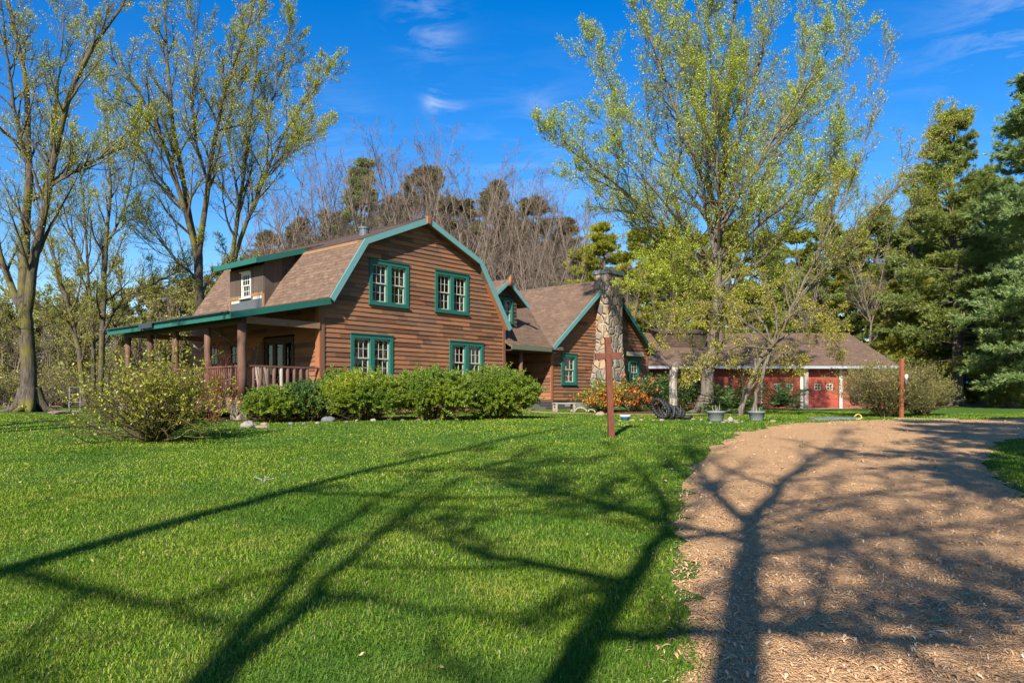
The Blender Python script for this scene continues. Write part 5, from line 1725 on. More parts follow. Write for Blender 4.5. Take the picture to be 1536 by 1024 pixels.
def fronds(seed, n, L, mat, droop=.12, k=16, fl=.16, el=(.3, 1.3)):
    r = np.random.default_rng(seed)
    az = r.uniform(0, 6.28, n); e = r.uniform(*el, n)
    D = np.stack([np.cos(az) * np.cos(e), np.sin(az) * np.cos(e), np.sin(e)], -1)
    P, Rr = grow(r, np.zeros((n, 3)) + [0, 0, .1], D, L * r.uniform(.7, 1.1, n), np.full(n, .012), np.full(n, .004), k, .03, -droop * .4)
    P[:, :, 2] = np.maximum(P[:, :, 2], .02)
    st = Geo(); st.tub(P, Rr, 4)
    ge = Geo()
    T = unit(P[:, 1:] - P[:, :-1])
    S = unit(np.cross(T, np.array([0, 0, 1.0])))
    for sg in (-1, 1):
        c = P[:, 1:].reshape(-1, 3)
        d = unit(S * sg + T * .5 + r.normal(0, .12, S.shape)).reshape(-1, 3)
        V, Q, Tt = tufts(r, c, d, 2, fl, .035, .12); ge.add(V, Q, Tt)
    return [('stems', st.mesh('stems'), M['twig_dark']), ('fronds', ge.mesh('fronds', False), M[mat])]


put(fronds(631, 60, 1.25, 'juniper'), 'fern', on(1097, 27.6), 'big dark fern clump between the two grey planters', 'fern', 'dark ferns before the garage')
put(fronds(632, 50, 1.1, 'holly'), 'fern', on(1080, 30.5), 'dark fern close behind the maple trunk', 'fern', 'dark ferns before the garage')
put(fronds(633, 50, 1.5, 'holly', fl=.2), 'fern', on(1168, 33.0), 'dark spiky fern in front of the left garage door', 'fern', 'dark ferns before the garage')

# scrub and leafless bushes under the left trees
for px, Y, h, w in ((28, 45, 2.0, 'left of the thick trunk'), (100, 48, 2.4, 'right of the thick trunk'), (185, 46, 2.2, 'left of the far porch post'), (-10, 42, 1.8, 'at the left picture edge'), (66, 52, 2.6, 'in shade behind the thick trunk'), (262, 50, 2.2, 'seen behind the porch posts'), (222, 47, 2.6, 'between the outer porch posts')):
    put(twigbush(640 + px, 40, h * .8, h, 1500, .11, 'brush', 'twig_haze', outw=.8, sub=6, sub2=5, r0=.02), 'scrub_bush', on(px, Y), 'olive scrub bush ' + w, 'bush', 'scrub bushes under the left trees')

# ------------------------------------------------------------------ trees standing behind the viewer; their shadows cross the lawn and the drive
SUN_AZ = R(18); SUN_EL = R(32.5)
TE = math.tan(SUN_EL)


def shade_pt(x, y, Y0, dy=0):
    """point in the upright plane y = Y0 whose shadow lies on the ground at (x, y)"""
    d = (y - (Y0 + dy))
    return (x - math.tan(SUN_AZ) * d, Y0 + dy, g(x, y) + d / math.cos(SUN_AZ) * TE)


def shade_tree(Y0, bx, stems, seed, label, **kw):
    base = (bx, Y0, g(bx, Y0))
    ST = []
    for nl, pts in stems:
        P = []; Q = []
        for p in pts:
            if len(p) == 4: q = shade_pt(p[0], p[1], Y0, p[3]); Q.append(p[2])
            else: q = (bx + p[0], Y0, base[2] + p[1]); Q.append(p[2])
            P.append((q[0] - base[0], q[1] - base[1], q[2] - base[2]))
        ST.append((P, Q, nl))
    kk = dict(lv1=(11, .15, .98), lv2=6, lv3=5, len_abs=3.0, twig=.012); kk.update(kw)
    tr, cr, tips, dirs, r = broadleaf(seed, ST, root=((0, 0, 0), .4, .8), **kk)
    ge = leafgeo(r, tips, dirs, 1300, .07, 2)
    put([('trunk', tr.mesh('trunk'), M['bark_grey']), ('branches', cr.mesh('branches'), M['twig_dark']), ('crown', ge.mesh('crown', False), M['leaf_bud'])],
        'shade_tree', base, label, 'tree', 'trees behind the viewer')


G0 = 0.0
# drive tree: forks twice over the drive
shade_tree(-6, -2.05, [
    (.2, [(0, -.3, .40), (0.05, 3.0, .33), (1.17, 3.9, .25, 0), (2.35, 7.6, .20, 0)]),
    (.8, [(2.35, 7.6, .18, 0), (3.4, 9.8, .15, 0), (4.9, 12.6, .11, -.3), (6.6, 15.6, .05, -.6), (7.8, 18, .02, -.8)]),
    (.9, [(2.3, 7.2, .15, 0), (2.6, 10.0, .12, .5), (3.0, 13.0, .08, .9), (3.8, 17, .03, 1.2)]),
    (1.0, [(1.9, 6.3, .11, 0), (3.0, 7.0, .085, -.5), (4.4, 7.6, .06, -1.0), (6.0, 8.2, .03, -1.4)]),
    (1.0, [(2.1, 6.9, .11, 0), (1.4, 8.2, .08, .5), (.7, 9.6, .05, 1.0), (.2, 11.4, .02, 1.2)]),
    (1.0, [(2.9, 8.8, .10, 0), (4.6, 9.4, .07, -.6), (6.2, 10.4, .05, -1.0), (8.0, 11.5, .02, -1.2)]),
    (.9, [(1.35, 4.6, .10, 0), (2.4, 5.0, .07, -.4), (3.6, 5.2, .04, -.8)]),
], 701, 'forked budding tree behind the viewer whose trunk shadow lies along the drive', lv1=(20, .2, .98), len_abs=2.6, lv3=8, thick=.62)
# left lawn tree: one long straight limb
shade_tree(-7, -8.15, [
    (.1, [(0, -.3, .34), (0.0, 4.0, .26), (-3.95, 5.92, .17, 0), (-2.77, 9.7, .13, 0)]),
    (.3, [(-2.77, 9.7, .13, 0), (-1.62, 12.6, .10, 0), (.4, 16.8, .07, -.2), (2.6, 21.2, .03, -.4)]),
    (.4, [(-2.77, 9.7, .075, 0), (-1.67, 9.25, .06, -.3), (.2, 9.2, .045, -.6), (2.0, 9.7, .02, -.8)]),
    (.4, [(-3.9, 6.0, .085, 0), (-3.2, 5.55, .07, -.3), (-2.4, 5.1, .055, -.5), (-1.5, 4.5, .03, -.7)]),
    (.6, [(-2.2, 11.2, .06, 0), (-.6, 11.6, .04, -.4), (1.2, 12.4, .02, -.8)]),
], 702, 'tall budding tree behind the viewer whose straight limb shadow crosses the left lawn', lv1=(9, .3, .98), lv2=6, lv3=5, len_abs=2.0, thick=.95)
# middle lawn tree: two limbs that spread
shade_tree(-5, -3.6, [
    (.1, [(0, -.3, .32), (0, 2.5, .26), (-1.56, 3.6, .14, 0)]),
    (.35, [(-1.56, 3.6, .15, 0), (-1.60, 5.0, .12, 0), (-1.72, 7.3, .09, 0), (-1.3, 10.5, .05, 0), (-.4, 14, .015, -.2)]),
    (.35, [(-1.45, 3.7, .12, 0), (-1.32, 6.1, .095, .2), (-1.05, 9.0, .07, .3), (-.2, 12.4, .04, .4), (1.4, 16.5, .015, .5)]),
    (.5, [(-1.1, 8.6, .06, .3), (.3, 8.2, .045, 0), (1.5, 7.6, .02, -.3)]),
    (.5, [(-1.4, 5.5, .06, .2), (-.5, 5.0, .045, 0), (.6, 4.9, .025, -.2)]),
], 703, 'budding tree behind the viewer whose twin limb shadows spread over the middle lawn', lv1=(9, .35, .98), lv2=6, lv3=5, len_abs=1.8, thick=.60)
# right lawn tree
shade_tree(-4.0, -2.45, [
    (.1, [(0, -.3, .30), (0.02, 2.5, .24), (.25, 3.9, .18, 0), (.56, 4.86, .16, 0)]),
    (.5, [(.56, 4.86, .15, 0), (1.15, 6.5, .12, 0), (1.66, 8.2, .095, 0), (1.9, 11, .07, .2), (1.85, 15.5, .02, .3)]),
    (.9, [(.8, 5.6, .10, 0), (.2, 6.2, .08, .3), (-.6, 6.9, .05, .6), (-1.2, 8.2, .02, .8)]),
    (.9, [(.45, 4.5, .10, 0), (1.4, 4.6, .075, -.4), (2.6, 4.5, .045, -.8)]),
    (.9, [(1.3, 7.0, .09, 0), (2.2, 7.4, .07, -.4), (3.2, 8.3, .04, -.8), (4.2, 10, .015, -1)]),
    (.8, [(1.5, 7.8, .08, 0), (.9, 9.0, .06, .4), (0, 10.2, .035, .6), (-.6, 12, .012, .8)]),
], 704, 'budding tree behind the viewer whose shadow falls along the edge of the drive', lv1=(10, .3, .98), lv2=6, lv3=6, len_abs=1.9, thick=.72)
# trees right of the viewer shading the drive
shade_tree(-5.5, 3.2, [
    (.2, [(0, -.3, .36), (.05, 3, .30), (.1, 6, .26)]),
    (1.0, [(.1, 6, .18), (-1.0, 8.5, .13), (-1.8, 11, .08), (-2.2, 14, .02)]),
    (1.0, [(.1, 5.6, .18), (1.3, 8.0, .13), (2.2, 10.5, .08), (2.8, 13, .02)]),
    (1.0, [(.1, 4.8, .15), (-1.6, 6.4, .11), (-3.2, 7.6, .06), (-4.4, 8.4, .02)]),
    (1.0, [(.1, 5.2, .15), (2.0, 6.4, .11), (3.6, 7.4, .06), (4.8, 8.2, .02)]),
    (1.0, [(.1, 6, .16), (.2, 9, .12), (.1, 12, .08), (.2, 15.5, .02)]),
], 705, 'spreading tree behind the viewer that dapples the near drive', lv1=(20, .2, .98), len_abs=2.8, lv2=9, lv3=8, thick=.6)
pD = cproto('pine_green', 541, 15, .24, 3.8, crown0=.27, whorl=.85, tuft=(.36, .06, 7), shape=.6, nb=5, gap=.7, thin=.75)
put(pD, 'white_pine', (4.7, .2, g(4.7, .2)), 'pine right of the viewer whose shadow bands the far drive', 'tree', 'trees behind the viewer')
put(pD, 'white_pine', (8.7, 2.6, g(8.7, 2.6)), 'second pine right of the viewer shading the drive bend', 'tree', 'trees behind the viewer', rz=2.0, sc=.95)
put(pD, 'white_pine', (8.4, -7.2, g(8.4, -7.2)), 'pine behind the viewer shading the near right drive', 'tree', 'trees behind the viewer', rz=4.0, sc=1.0)

shade_tree(9.0, -15.0, [
    (.2, [(0, -.3, .4), (.05, 3.5, .34), (.1, 5, .3)]),
    (1.0, [(.1, 5, .22), (-1.4, 8.0, .15), (-2.6, 11.5, .08), (-3, 14, .02)]),
    (1.0, [(.1, 4.6, .22), (1.5, 7.5, .15), (2.6, 11, .08), (3.1, 14, .02)]),
    (1.0, [(.1, 5, .2), (.2, 9, .14), (.1, 13, .08), (.2, 16, .02)]),
], 706, 'tall budding tree left of the picture whose shadow bands the far lawn', lv1=(12, .2, .98), len_abs=2.6, lv2=7, lv3=6, thick=.9)
M['chairgrey'] = paint('grey_chair_metal', (.34, .36, .36), .4, .1)
# ------------------------------------------------------------------ things on the lawn
rp = random.Random(21)
# cross, leaning a little
b = on(917, 16.4)
cr_ = thing('wooden_cross', b, 'tall rust-brown cross standing on the lawn in front of the chimney', 'cross')
cr_.rotation_euler = (0.01, R(-2.3), R(6))
mb = MB(); mb.box(-.062, .062, -.06, .06, -.15, 2.13); mb.build('upright', M['rust'], cr_, bevel=.008)
mb = MB(); mb.box(-.285, -.0625, -.055, .055, 1.66, 1.80); mb.box(.0625, .285, -.055, .055, 1.66, 1.80); mb.build('crossbar', M['rust'], cr_, bevel=.008)

# rusty lamp post
b = on(1352, 23.9)
lp = thing('lamp_post', b, 'orange rusty square post with a small white lantern beside the twig bush', 'lamp post')
lp.rotation_euler = (0, R(.6), R(12))
mb = MB(); mb.box(-.05, .05, -.05, .05, -.1, 1.86); mb.build('post', M['rust_orange'], lp, bevel=.01)
mb = MB(); mb.lathe([(.005, .18), (.05, .16), (.062, .10), (.05, 0), (.005, -.01)], 14, (.15, -.02, 1.20)); mb.build('lamp_shade', M['white'], lp, smooth=True)
mb = MB(); mb.lathe([(.035, 0), (.045, -.02), (.04, -.12), (.01, -.14)], 12, (.15, -.02, 1.20)); mb.tube([(.06, -.02, 1.3), (.11, -.02, 1.34), (.15, -.02, 1.36)], .012, 6); mb.build('lamp_bracket', M['greymetal'], lp, smooth=True)

# weathered log post
b = on(1010, 25.6)
gpst = thing('log_post', b, 'weathered grey split log post standing left of the maple', 'post')
mb = MB()
pts = [(0, 0, -.1), (.005, 0, .5), (-.01, 0, 1.0), (.01, 0, 1.42), (.05, 0, 1.60)]
for a in range(3):
    dx = .055 * math.cos(a * 2.1 + .4); dy = .055 * math.sin(a * 2.1 + .4)
    mb.tube([(p[0] + dx, p[1] + dy, p[2]) for p in pts], [.095, .085, .08, .085, .12], 9)
mb.build('post', M['greywood'], gpst, smooth=True)
mb = MB(); mb.tube([(.05, 0, 1.55), (.10, .02, 1.72), (.13, .03, 1.80)], [.15, .13, .06], 9); mb.tube([(0, 0, 1.5), (-.22, -.1, 1.75), (-.45, -.15, 1.98)], [.05, .04, .02], 7)
mb.build('stump_top', M['bark_grey'] if 'bark_grey' in M else M['greywood'], gpst, smooth=True)

# planters
def planter(px, Y, sc, lab):
    b = on(px, Y)
    t = thing('planter', b, lab, 'planter', 'grey plastic planters', sc=sc, rz=rp.uniform(0, 6))
    mb = MB(); mb.lathe([(.01, 0), (.165, 0), (.17, .015), (.215, .205), (.235, .21), (.24, .255), (.222, .26), (.212, .235), (.205, .215), (.01, .212)], 28); mb.build('pot', M['potgrey'], t, smooth=True)
    mb = MB(); mb.lathe([(.205, .222), (.12, .235), (.005, .243)], 20); mb.build('soil', M['soil'], t, smooth=True)
    mb = MB()
    for k in range(4):
        a = k * 1.7; mb.tube([(.06 * math.cos(a), .06 * math.sin(a), .22), (.08 * math.cos(a), .08 * math.sin(a), .32), (.10 * math.cos(a), .09 * math.sin(a), .36 + .03 * k)], [.010, .007, .003], 5)
    mb.build('dry_stem', M['greywood'], t)


planter(1074, 20.9, 1.08, 'grey planter in front of the maple trunk')
planter(1135, 21.2, 1.02, 'grey planter below the leaning tree')

# corrugated black drain pipe, coiled and lying down
b = on(1003, 21.8)
coil = thing('drain_pipe_coil', b, 'coil of black corrugated pipe slumped on the grass before the log post', 'pipe coil')
mb = MB()
pts = []; n = 340
for k in range(n):
    f = k / (n - 1); a = f * 2 * math.pi * 4.1
    rr_ = .26 + .03 * math.sin(f * 20) - .05 * f
    x = -.30 + f * .62
    yy = rr_ * math.cos(a); zz = rr_ * math.sin(a)
    pts.append((x + yy * (.62 - .25 * f) - zz * .30 * (1 - f), -yy * .75, max(.06, .31 - .14 * f + zz * (.98 - .4 * f))))
rad = [.056 + .008 * (1 if (k % 4) < 2 else -1) for k in range(n)]
mb.tube(pts, rad, 10)
pts2 = [(.36, -.1, .08), (.44, -.18, .075), (.55, -.2, .075), (.62, -.16, .08)]
mb.tube(pts2, .055, 10)
mb.build('pipe', M['black'], coil, smooth=True)
mb = MB()
for x in (-.12, .1, .28):
    mb.tube([(x - .02, -.26, .10), (x, -.28, .22), (x + .02, -.2, .36), (x + .04, -.05, .42)], .006, 5)
mb.build('binding_wire', M['greymetal'], coil)
# blue tub
b = on(938, 22.0)
tub = thing('blue_tub', b, 'small blue and white tub on the grass right of the cross', 'tub')
mb = MB(); mb.lathe([(.005, 0), (.11, 0), (.14, .13), (.15, .14), (.15, .155), (.13, .155), (.12, .03), (.005, .025)], 20); mb.build('bowl', M['blue'], tub, smooth=True)
mb = MB(); mb.lathe([(.152, .10), (.158, .115), (.157, .15), (.149, .157)], 20); mb.build('rim', M['white'], tub, smooth=True)

# round grey boulders and edging stones
def rock(mb, c, r, seed, flat=.65):
    r_ = random.Random(seed)
    ph = [r_.uniform(0, 6.28) for _ in range(5)]
    n, m = 12, 7
    i0 = len(mb.v)
    for i in range(m + 1):
        th = math.pi * i / m
        for j in range(n):
            a = 2 * math.pi * j / n
            k = r * (1 + .16 * math.sin(2 * a + ph[0]) + .11 * math.sin(3 * a + ph[1] + 2 * th) + .08 * math.sin(5 * a + ph[2] - th * 3))
            mb.v.append((c[0] + k * math.sin(th) * math.cos(a), c[1] + k * math.sin(th) * math.sin(a) * .85, c[2] + k * math.cos(th) * flat))
    for i in range(m):
        for j in range(n):
            a = i0 + i * n + j; b_ = i0 + i * n + (j + 1) % n
            mb.f.append([a, a + n, b_ + n, b_])


def putrock(px, Y, r, lab, mat, seed, flat=.6, group=None, cat='rock', name='rock'):
    b = on(px, Y)
    mb = MB(); rock(mb, (0, 0, 0), r, seed, flat)
    o = mb.build(name, M[mat], None, smooth=True)
    o.location = (b[0], b[1], b[2] + r * flat * .45)
    return tag(o, lab, cat, group)


putrock(492, 20.9, .17, 'smooth blue-grey boulder at the house corner between two shrubs', 'slate', 1, .55)
putrock(372, 18.9, .16, 'rough grey rock at the right foot of the twiggy bush', 'stone', 2)
putrock(1096, 20.7, .07, 'pale upright stone between the two planters', 'stone', 3, 1.2)
putrock(900, 25.2, .14, 'tan edging stone right beside the path', 'sandstone', 4)
for k, (px, Y) in enumerate([(380, 19.4), (396, 19.6), (436, 19.9), (456, 20.0), (476, 20.2), (520, 20.5), (536, 20.8), (560, 20.9), (583, 21.2), (604, 21.3), (628, 21.7), (655, 21.9), (684, 22.3), (702, 22.9), (726, 23.3), (760, 23.7)]):
    putrock(px, Y, rp.uniform(.05, .09), 'small rounded edging stone along the front shrub bed', rp.choice(['stone', 'sandstone', 'slate']), 40 + k, .55, 'edging stones of the front bed', 'stone', 'edging_stone')
for k, (px, Y) in enumerate([(962, 21.6), (980, 21.4), (993, 21.3), (1040, 21.6), (1052, 21.3), (1085, 20.3), (1104, 20.2), (1113, 20.5), (1152, 20.9), (1160, 20.6), (930, 21.4), (948, 21.5), (1066, 20.2)]):
    putrock(px, Y, rp.uniform(.04, .085), 'small tan stone in the scattered row around the planters', 'sandstone', 70 + k, .5, 'small stones around the planters', 'stone', 'small_stone')
# flat slabs
def slabstone(px, Y, w, d, h, lab, mat, rz=0, group=None):
    b = on(px, Y)
    mb = MB()
    r_ = random.Random(px)
    poly = [(w / 2 * math.cos(a) * r_.uniform(.85, 1.1), d / 2 * math.sin(a) * r_.uniform(.85, 1.1)) for a in [i * math.pi / 4 for i in range(8)]]
    mb.prism(poly, (0, 0, h), lambda x, y: (x, y, 0))
    o = mb.build('stone_slab', M[mat], None, bevel=.01)
    o.location = (b[0], b[1], b[2] - .01); o.rotation_euler = (R(rp.uniform(-2, 2)), R(rp.uniform(-2, 2)), rz)
    return tag(o, lab, 'stone slab', group)


slabstone(1235, 22.2, .95, .7, .05, 'grey slate slab nearest the planters at the drive edge', 'slate')
slabstone(1268, 22.4, 1.2, .7, .06, 'broad grey slate slab by the yellow ring', 'slate')
slabstone(1372, 23.1, 1.2, .22, .05, 'long pale slab at the foot of the rusty lamp post', 'sandstone')
slabstone(1420, 22.6, .7, .25, .05, 'narrow pale slab at the drive edge right of the lamp post', 'sandstone')
slabstone(392, 18.8, .42, .22, .07, 'flat tan paving piece in the grass left of the juniper', 'sandstone')
slabstone(1096, 20.9, .5, .35, .05, 'flat tan stone lying between the planters', 'sandstone')
# yellow ring
b = on(1287, 22.1)
mb = MB(); pts = [(.10 * math.cos(a), .03 * math.sin(2 * a), .06 + .07 * math.sin(a)) for a in [i * 2 * math.pi / 20 for i in range(21)]]
mb.tube(pts, .020, 8)
o = mb.build('plastic_ring', M['yellow'], None, smooth=True); o.location = (b[0], b[1], b[2] + .02); tag(o, 'yellow plastic ring lying at the drive edge', 'ring')
# little white bench frame by the entry
b = on(846, 28.3)
t = thing('garden_bench', b, 'low pale grey garden bench beside the entry steps', 'bench', rz=.35)
mb = MB(); mb.box(-.42, .42, -.16, -.02, .30, .34); mb.box(-.42, .42, .02, .16, .30, .34); mb.build('seat', M['greywood'], t)
for x in (-.36, .36):
    mb = MB(); mb.box(x - .035, x + .035, -.15, -.09, -.05, .30); mb.box(x - .035, x + .035, .09, .15, -.05, .30); mb.box(x - .03, x + .03, -.09, .09, .2, .25); mb.build('leg', M['greywood'], t)
# white hoop ornaments by the chimney
for k, (px, Y, rr_, lab) in enumerate([(872, 27.9, .20, 'white bent hoop lying in front of the wing foundation'), (888, 27.4, .14, 'small white hoop beside the orange shrub')]):
    b = on(px, Y)
    mb = MB(); mb.tube([(rr_ * math.cos(a), .05 * math.sin(a), .03 + rr_ * .75 * abs(math.sin(a * .9))) for a in [i * math.pi / 12 for i in range(13)]], .025, 7)
    o = mb.build('garden_hoop', M['greywood'], None, smooth=True); o.location = (b[0], b[1], b[2]); o.rotation_euler = (0, 0, .4 * k); tag(o, lab, 'garden hoop')
# round grey ball planter at garage
b = on(1289, 44.6)
t = thing('kettle_grill', b, 'dark round kettle grill against the garage wall', 'grill')
mb = MB(); mb.lathe([(.005, .30), (.16, .32), (.27, .45), (.29, .55), (.27, .66), (.16, .78), (.02, .82)], 18); mb.build('bowl', M['black'], t, smooth=True)
for k in range(3):
    a = k * 2.09 + .5
    mb = MB(); mb.tube([(.14 * math.cos(a), .14 * math.sin(a), .36), (.30 * math.cos(a), .30 * math.sin(a), -.02)], .014, 6); mb.build('leg', M['greymetal'], t)
# pale hose reel panel by garage
b = on(1283, 45.2)
t = thing('hose_reel', b, 'pale hose reel hanging on the garage wall behind the twig bush', 'hose reel')
mb = MB(); mb.tube([(.25 * math.cos(a), -.12, 1.1 + .3 * math.sin(a)) for a in [i * 2 * math.pi / 18 for i in range(19)]], .05, 7); mb.build('hose', M['chairgrey'], t, smooth=True)
mb = MB(); mb.box(-.06, .06, -.10, .72, .9, 1.1); mb.build('bracket', M['greymetal'], t)
# small white chair frame under the left trees
b = on(112, 37)
t = thing('garden_chair', b, 'small pale metal garden chair left of the mossy clump', 'chair', rz=.5)
mb = MB(); mb.box(-.25, .25, -.25, .25, .42, .45); mb.build('seat', M['chairgrey'], t)
for x in (-.23, .23):
    for y in (-.23, .23):
        mb = MB(); mb.tube([(x, y, -.03), (x, y, .42)], .016, 6); mb.build('leg', M['chairgrey'], t)
mb = MB(); mb.tube([(-.23, .23, .45), (-.23, .27, 1.15), (.23, .27, 1.15), (.23, .23, .45)], .02, 6); mb.tube([(-.23, .25, .8), (.23, .25, .8)], .014, 6); mb.build('backrest', M['chairgrey'], t)
# low log edging on the left lawn
for k, (px, Y, ln, lab) in enumerate([(104, 30.2, 1.5, 'low pale log rail lying left of the twiggy bush'), (98, 27.8, 1.1, 'fallen mossy branch on the left lawn')]):
    b = on(px, Y)
    mb = MB(); mb.tube([(-ln * .5, 0, .05), (-ln * .2, .06, .09), (ln * .2, .0, .10), (ln * .5, -.05, .05)], [.04, .055, .05, .03], 8)
    o = mb.build('fallen_log', M['bark_pale'], None, smooth=True); o.location = b; o.rotation_euler = (0, 0, .3 + k); tag(o, lab, 'log')
# white flower sprig on the lawn
b = on(395, 10.3)
mb = MB()
for k in range(5):
    a = k * 1.3; mb.tube([(0, 0, -.01), (.04 * math.cos(a), .04 * math.sin(a), .05), (.13 * math.cos(a), .10 * math.sin(a), .055 + .008 * k)], [.004, .0035, .0025], 5)
    rock(mb, (.13 * math.cos(a), .10 * math.sin(a), .06 + .008 * k), .011, 90 + k, .6)
o = mb.build('broken_twig', M['bulb'], None); o.location = b; tag(o, 'small pale broken twig lying on the open lawn', 'twig')
# little young trees / saplings far right, blue tarp
b = on(1451, 70)
mb = MB(); mb.lathe([(1.5, 0), (1.35, .8), (.9, 1.35), (.3, 1.6), (.01, 1.62)], 14)
o = mb.build('blue_tarp', M['blue'], None, smooth=True); o.location = (b[0], b[1], b[2] + .6); o.scale = (.75, .6, 1); tag(o, 'blue tarp heap glimpsed in the woods behind the white pine', 'tarp')

# ------------------------------------------------------------------ string lights on the porch
def hpt(t, s, z):
    return (-5.99 + t * .6660 - s * .7455, 24 + t * .7455 + s * .6660, EYE + z)


HC, HS = math.cos(HANG), math.sin(HANG)
def hpt(t, s, z): return (-5.99 + t * HC - s * HS, 24 + t * HS + s * HC, EYE + z)


sl_ = thing('string_lights', hpt(-2.4, 2.0, 1.9), 'string of clear bulbs sagging between the porch posts', 'string lights')
o0 = Vector(sl_.location)
runs = [[(-2.52, 4.2, 2.05), (-2.45, 3.5, 1.75), (-2.4, 3.1, 1.55), (-2.4, 2.7, 1.72), (-2.5, 2.1, 2.08)], [(-2.5, 2.0, 2.08), (-1.5, 2.6, 1.75), (-.6, 3.0, 1.7), (-.12, 3.45, 1.9)], [(-.12, 3.45, 1.9), (-.12, 3.7, 1.2), (-.12, 3.8, .9)]]
mb = MB(); bulbs = []
for run in runs:
    sp = smoothpoly(run, 8)
    pw = [Vector(hpt(*p)) - o0 for p in sp]
    mb.tube(pw, .007, 5)
    bulbs += pw[3::7]
mb.build('wire', M['greywood'], sl_)
bm0 = MB(); rock(bm0, (0, 0, -.04), .022, 5, 1.25)
bo = None
for p in bulbs:
    if bo is None: bo = bm0.build('bulb', M['bulb'], sl_, smooth=True); o = bo
    else: o = link('bulb', bo.data, None, sl_)
    o.location = p
# porch furniture: two slatted chairs and a hanging pole
for k, (t0, s0, rz, lab) in enumerate([(-1.2, 1.0, .5, 'brown slatted porch chair close to the french door'), (-1.3, 2.9, 1.2, 'brown slatted porch chair beside the middle porch post')]):
    t = thing('porch_chair', hpt(t0, s0, -.05), lab, 'chair', 'slatted porch chairs', rz=HANG + math.pi / 2 + rz)
    mb = MB()
    for q in range(5): mb.box(-.26, .26, -.25 + q * .1, -.17 + q * .1, .40, .42)
    mb.build('seat', M['greywood'], t)
    mb = MB()
    for q in range(5):
        x = -.24 + q * .10; mb.hexa([(x, .24, .42), (x + .075, .24, .42), (x + .075, .27, .42), (x, .27, .42), (x, .42, 1.0), (x + .075, .42, 1.0), (x + .075, .45, 1.0), (x, .45, 1.0)])
    mb.build('backrest', M['greywood'], t)
    for x in (-.27, .23):
        for y in (-.24, .2):
            mb = MB(); mb.box(x, x + .04, y, y + .04, 0, .40 if y > 0 else .62); mb.build('leg', M['greywood'], t)
        mb = MB(); mb.box(x - .03, x + .07, -.27, .3, .621, .645); mb.build('armrest', M['greywood'], t)

# dried flower pot on the porch step corner
b = hpt(-2.45, .28, -.05)
t = thing('porch_planter', b, 'small terracotta pot on the porch floor by the corner post', 'planter')
mb = MB(); mb.lathe([(.005, 0), (.09, 0), (.13, .18), (.14, .22), (.12, .22), (.11, .19), (.005, .185)], 18); mb.build('pot', M['terra'], t, smooth=True)
gq = Geo(); gq.add(*leaves(np.random.default_rng(3), np.random.default_rng(4).normal(0, .07, (120, 3)) + [0, 0, .28], .1)); link('foliage', gq.mesh('foliage', False), M['yew'], t)
# ------------------------------------------------------------------ grass and chips (near to far)
blades('grass', 3.6, 6.2, 8200, .046, .0048, 1)
blades('grass', 6.2, 9.5, 4600, .046, .0064, 2)
blades('grass', 9.5, 15, 1800, .046, .0100, 3)
blades('grass', 15, 30, 520, .046, .017, 4)


def chips(name, y0, y1, dens, size, seed, wmul=1.0):
    x, y, r = scatter(y0, y1, dens, seed)
    d = edge_d(x, y, DRIVE_C) + .10 * noise2(x * 2.5, y * 2.5, 9)
    k = (d > .0) | ((d > -.35) & (r.uniform(0, 1, len(x)) < .25 * (1 + d / .35)))
    k &= r.uniform(0, 1, len(x)) < .75 + .25 * noise2(x, y, 77)
    x, y = x[k], y[k]; n = len(x)
    z = G(x, y) + .008
    az = r.uniform(0, 6.28, n); L = size * r.gamma(3.0, .33, n).clip(.25, 2.6); w = L * r.uniform(.12, .30, n) * wmul
    curl = r.normal(0, 1.1, n); arch = L * r.uniform(.02, .30, n); tilt = r.normal(0, .14, n)
    S = 4
    V = np.empty((n, S + 1, 2, 3))
    for i in range(S + 1):
        f = i / S - .5
        a = az + curl * f
        cx = x + np.cos(az + curl * f * .5) * L * f; cy = y + np.sin(az + curl * f * .5) * L * f
        cz = z + arch * (1 - 4 * f * f) + tilt * L * f + .004
        ww = w * (1 - (2 * f) ** 2 * .55) * .5
        ox, oy = -np.sin(a) * ww, np.cos(a) * ww
        roll = r.normal(0, .25, n) * ww if i == 0 else roll
        V[:, i, 0] = np.stack([cx - ox, cy - oy, np.maximum(cz - roll, z - .004)], -1)
        V[:, i, 1] = np.stack([cx + ox, cy + oy, np.maximum(cz + roll, z - .004)], -1)
    I = np.arange(n * (S + 1) * 2).reshape(n, S + 1, 2)
    Q = np.stack([I[:, :-1, 0], I[:, :-1, 1], I[:, 1:, 1], I[:, 1:, 0]], -1).reshape(-1, 4)
    o = link(name, npmesh(name, V.reshape(-1, 3), Q, smooth=True), M['chip']); o['kind'] = 'stuff'


def chipmat():
    t = NT('wood_chip')
    col = t.ramp(t.island(), [(0, (.28, .155, .075)), (.25, (.50, .29, .145)), (.55, (.66, .40, .205)), (.8, (.72, .47, .25)), (.94, (.70, .51, .32)), (1, (.74, .62, .48))])
    n = t.noise(t.coord('Object'), 60, 3)
    return t.surf(t.mix(t.math('MULTIPLY', n, .4), col, (.15, .09, .05)), .85, t.bump(n, .3, .003), spec=.2)


M['chip'] = chipmat()
chips('wood_chips', 3.6, 6.5, 3000, .027, 51)
chips('wood_chips', 6.5, 10, 1100, .030, 52)
chips('wood_chips', 10, 14, 190, .036, 53, 1.2)
chips('wood_chips', 14, 22, 70, .045, 54, 1.2)

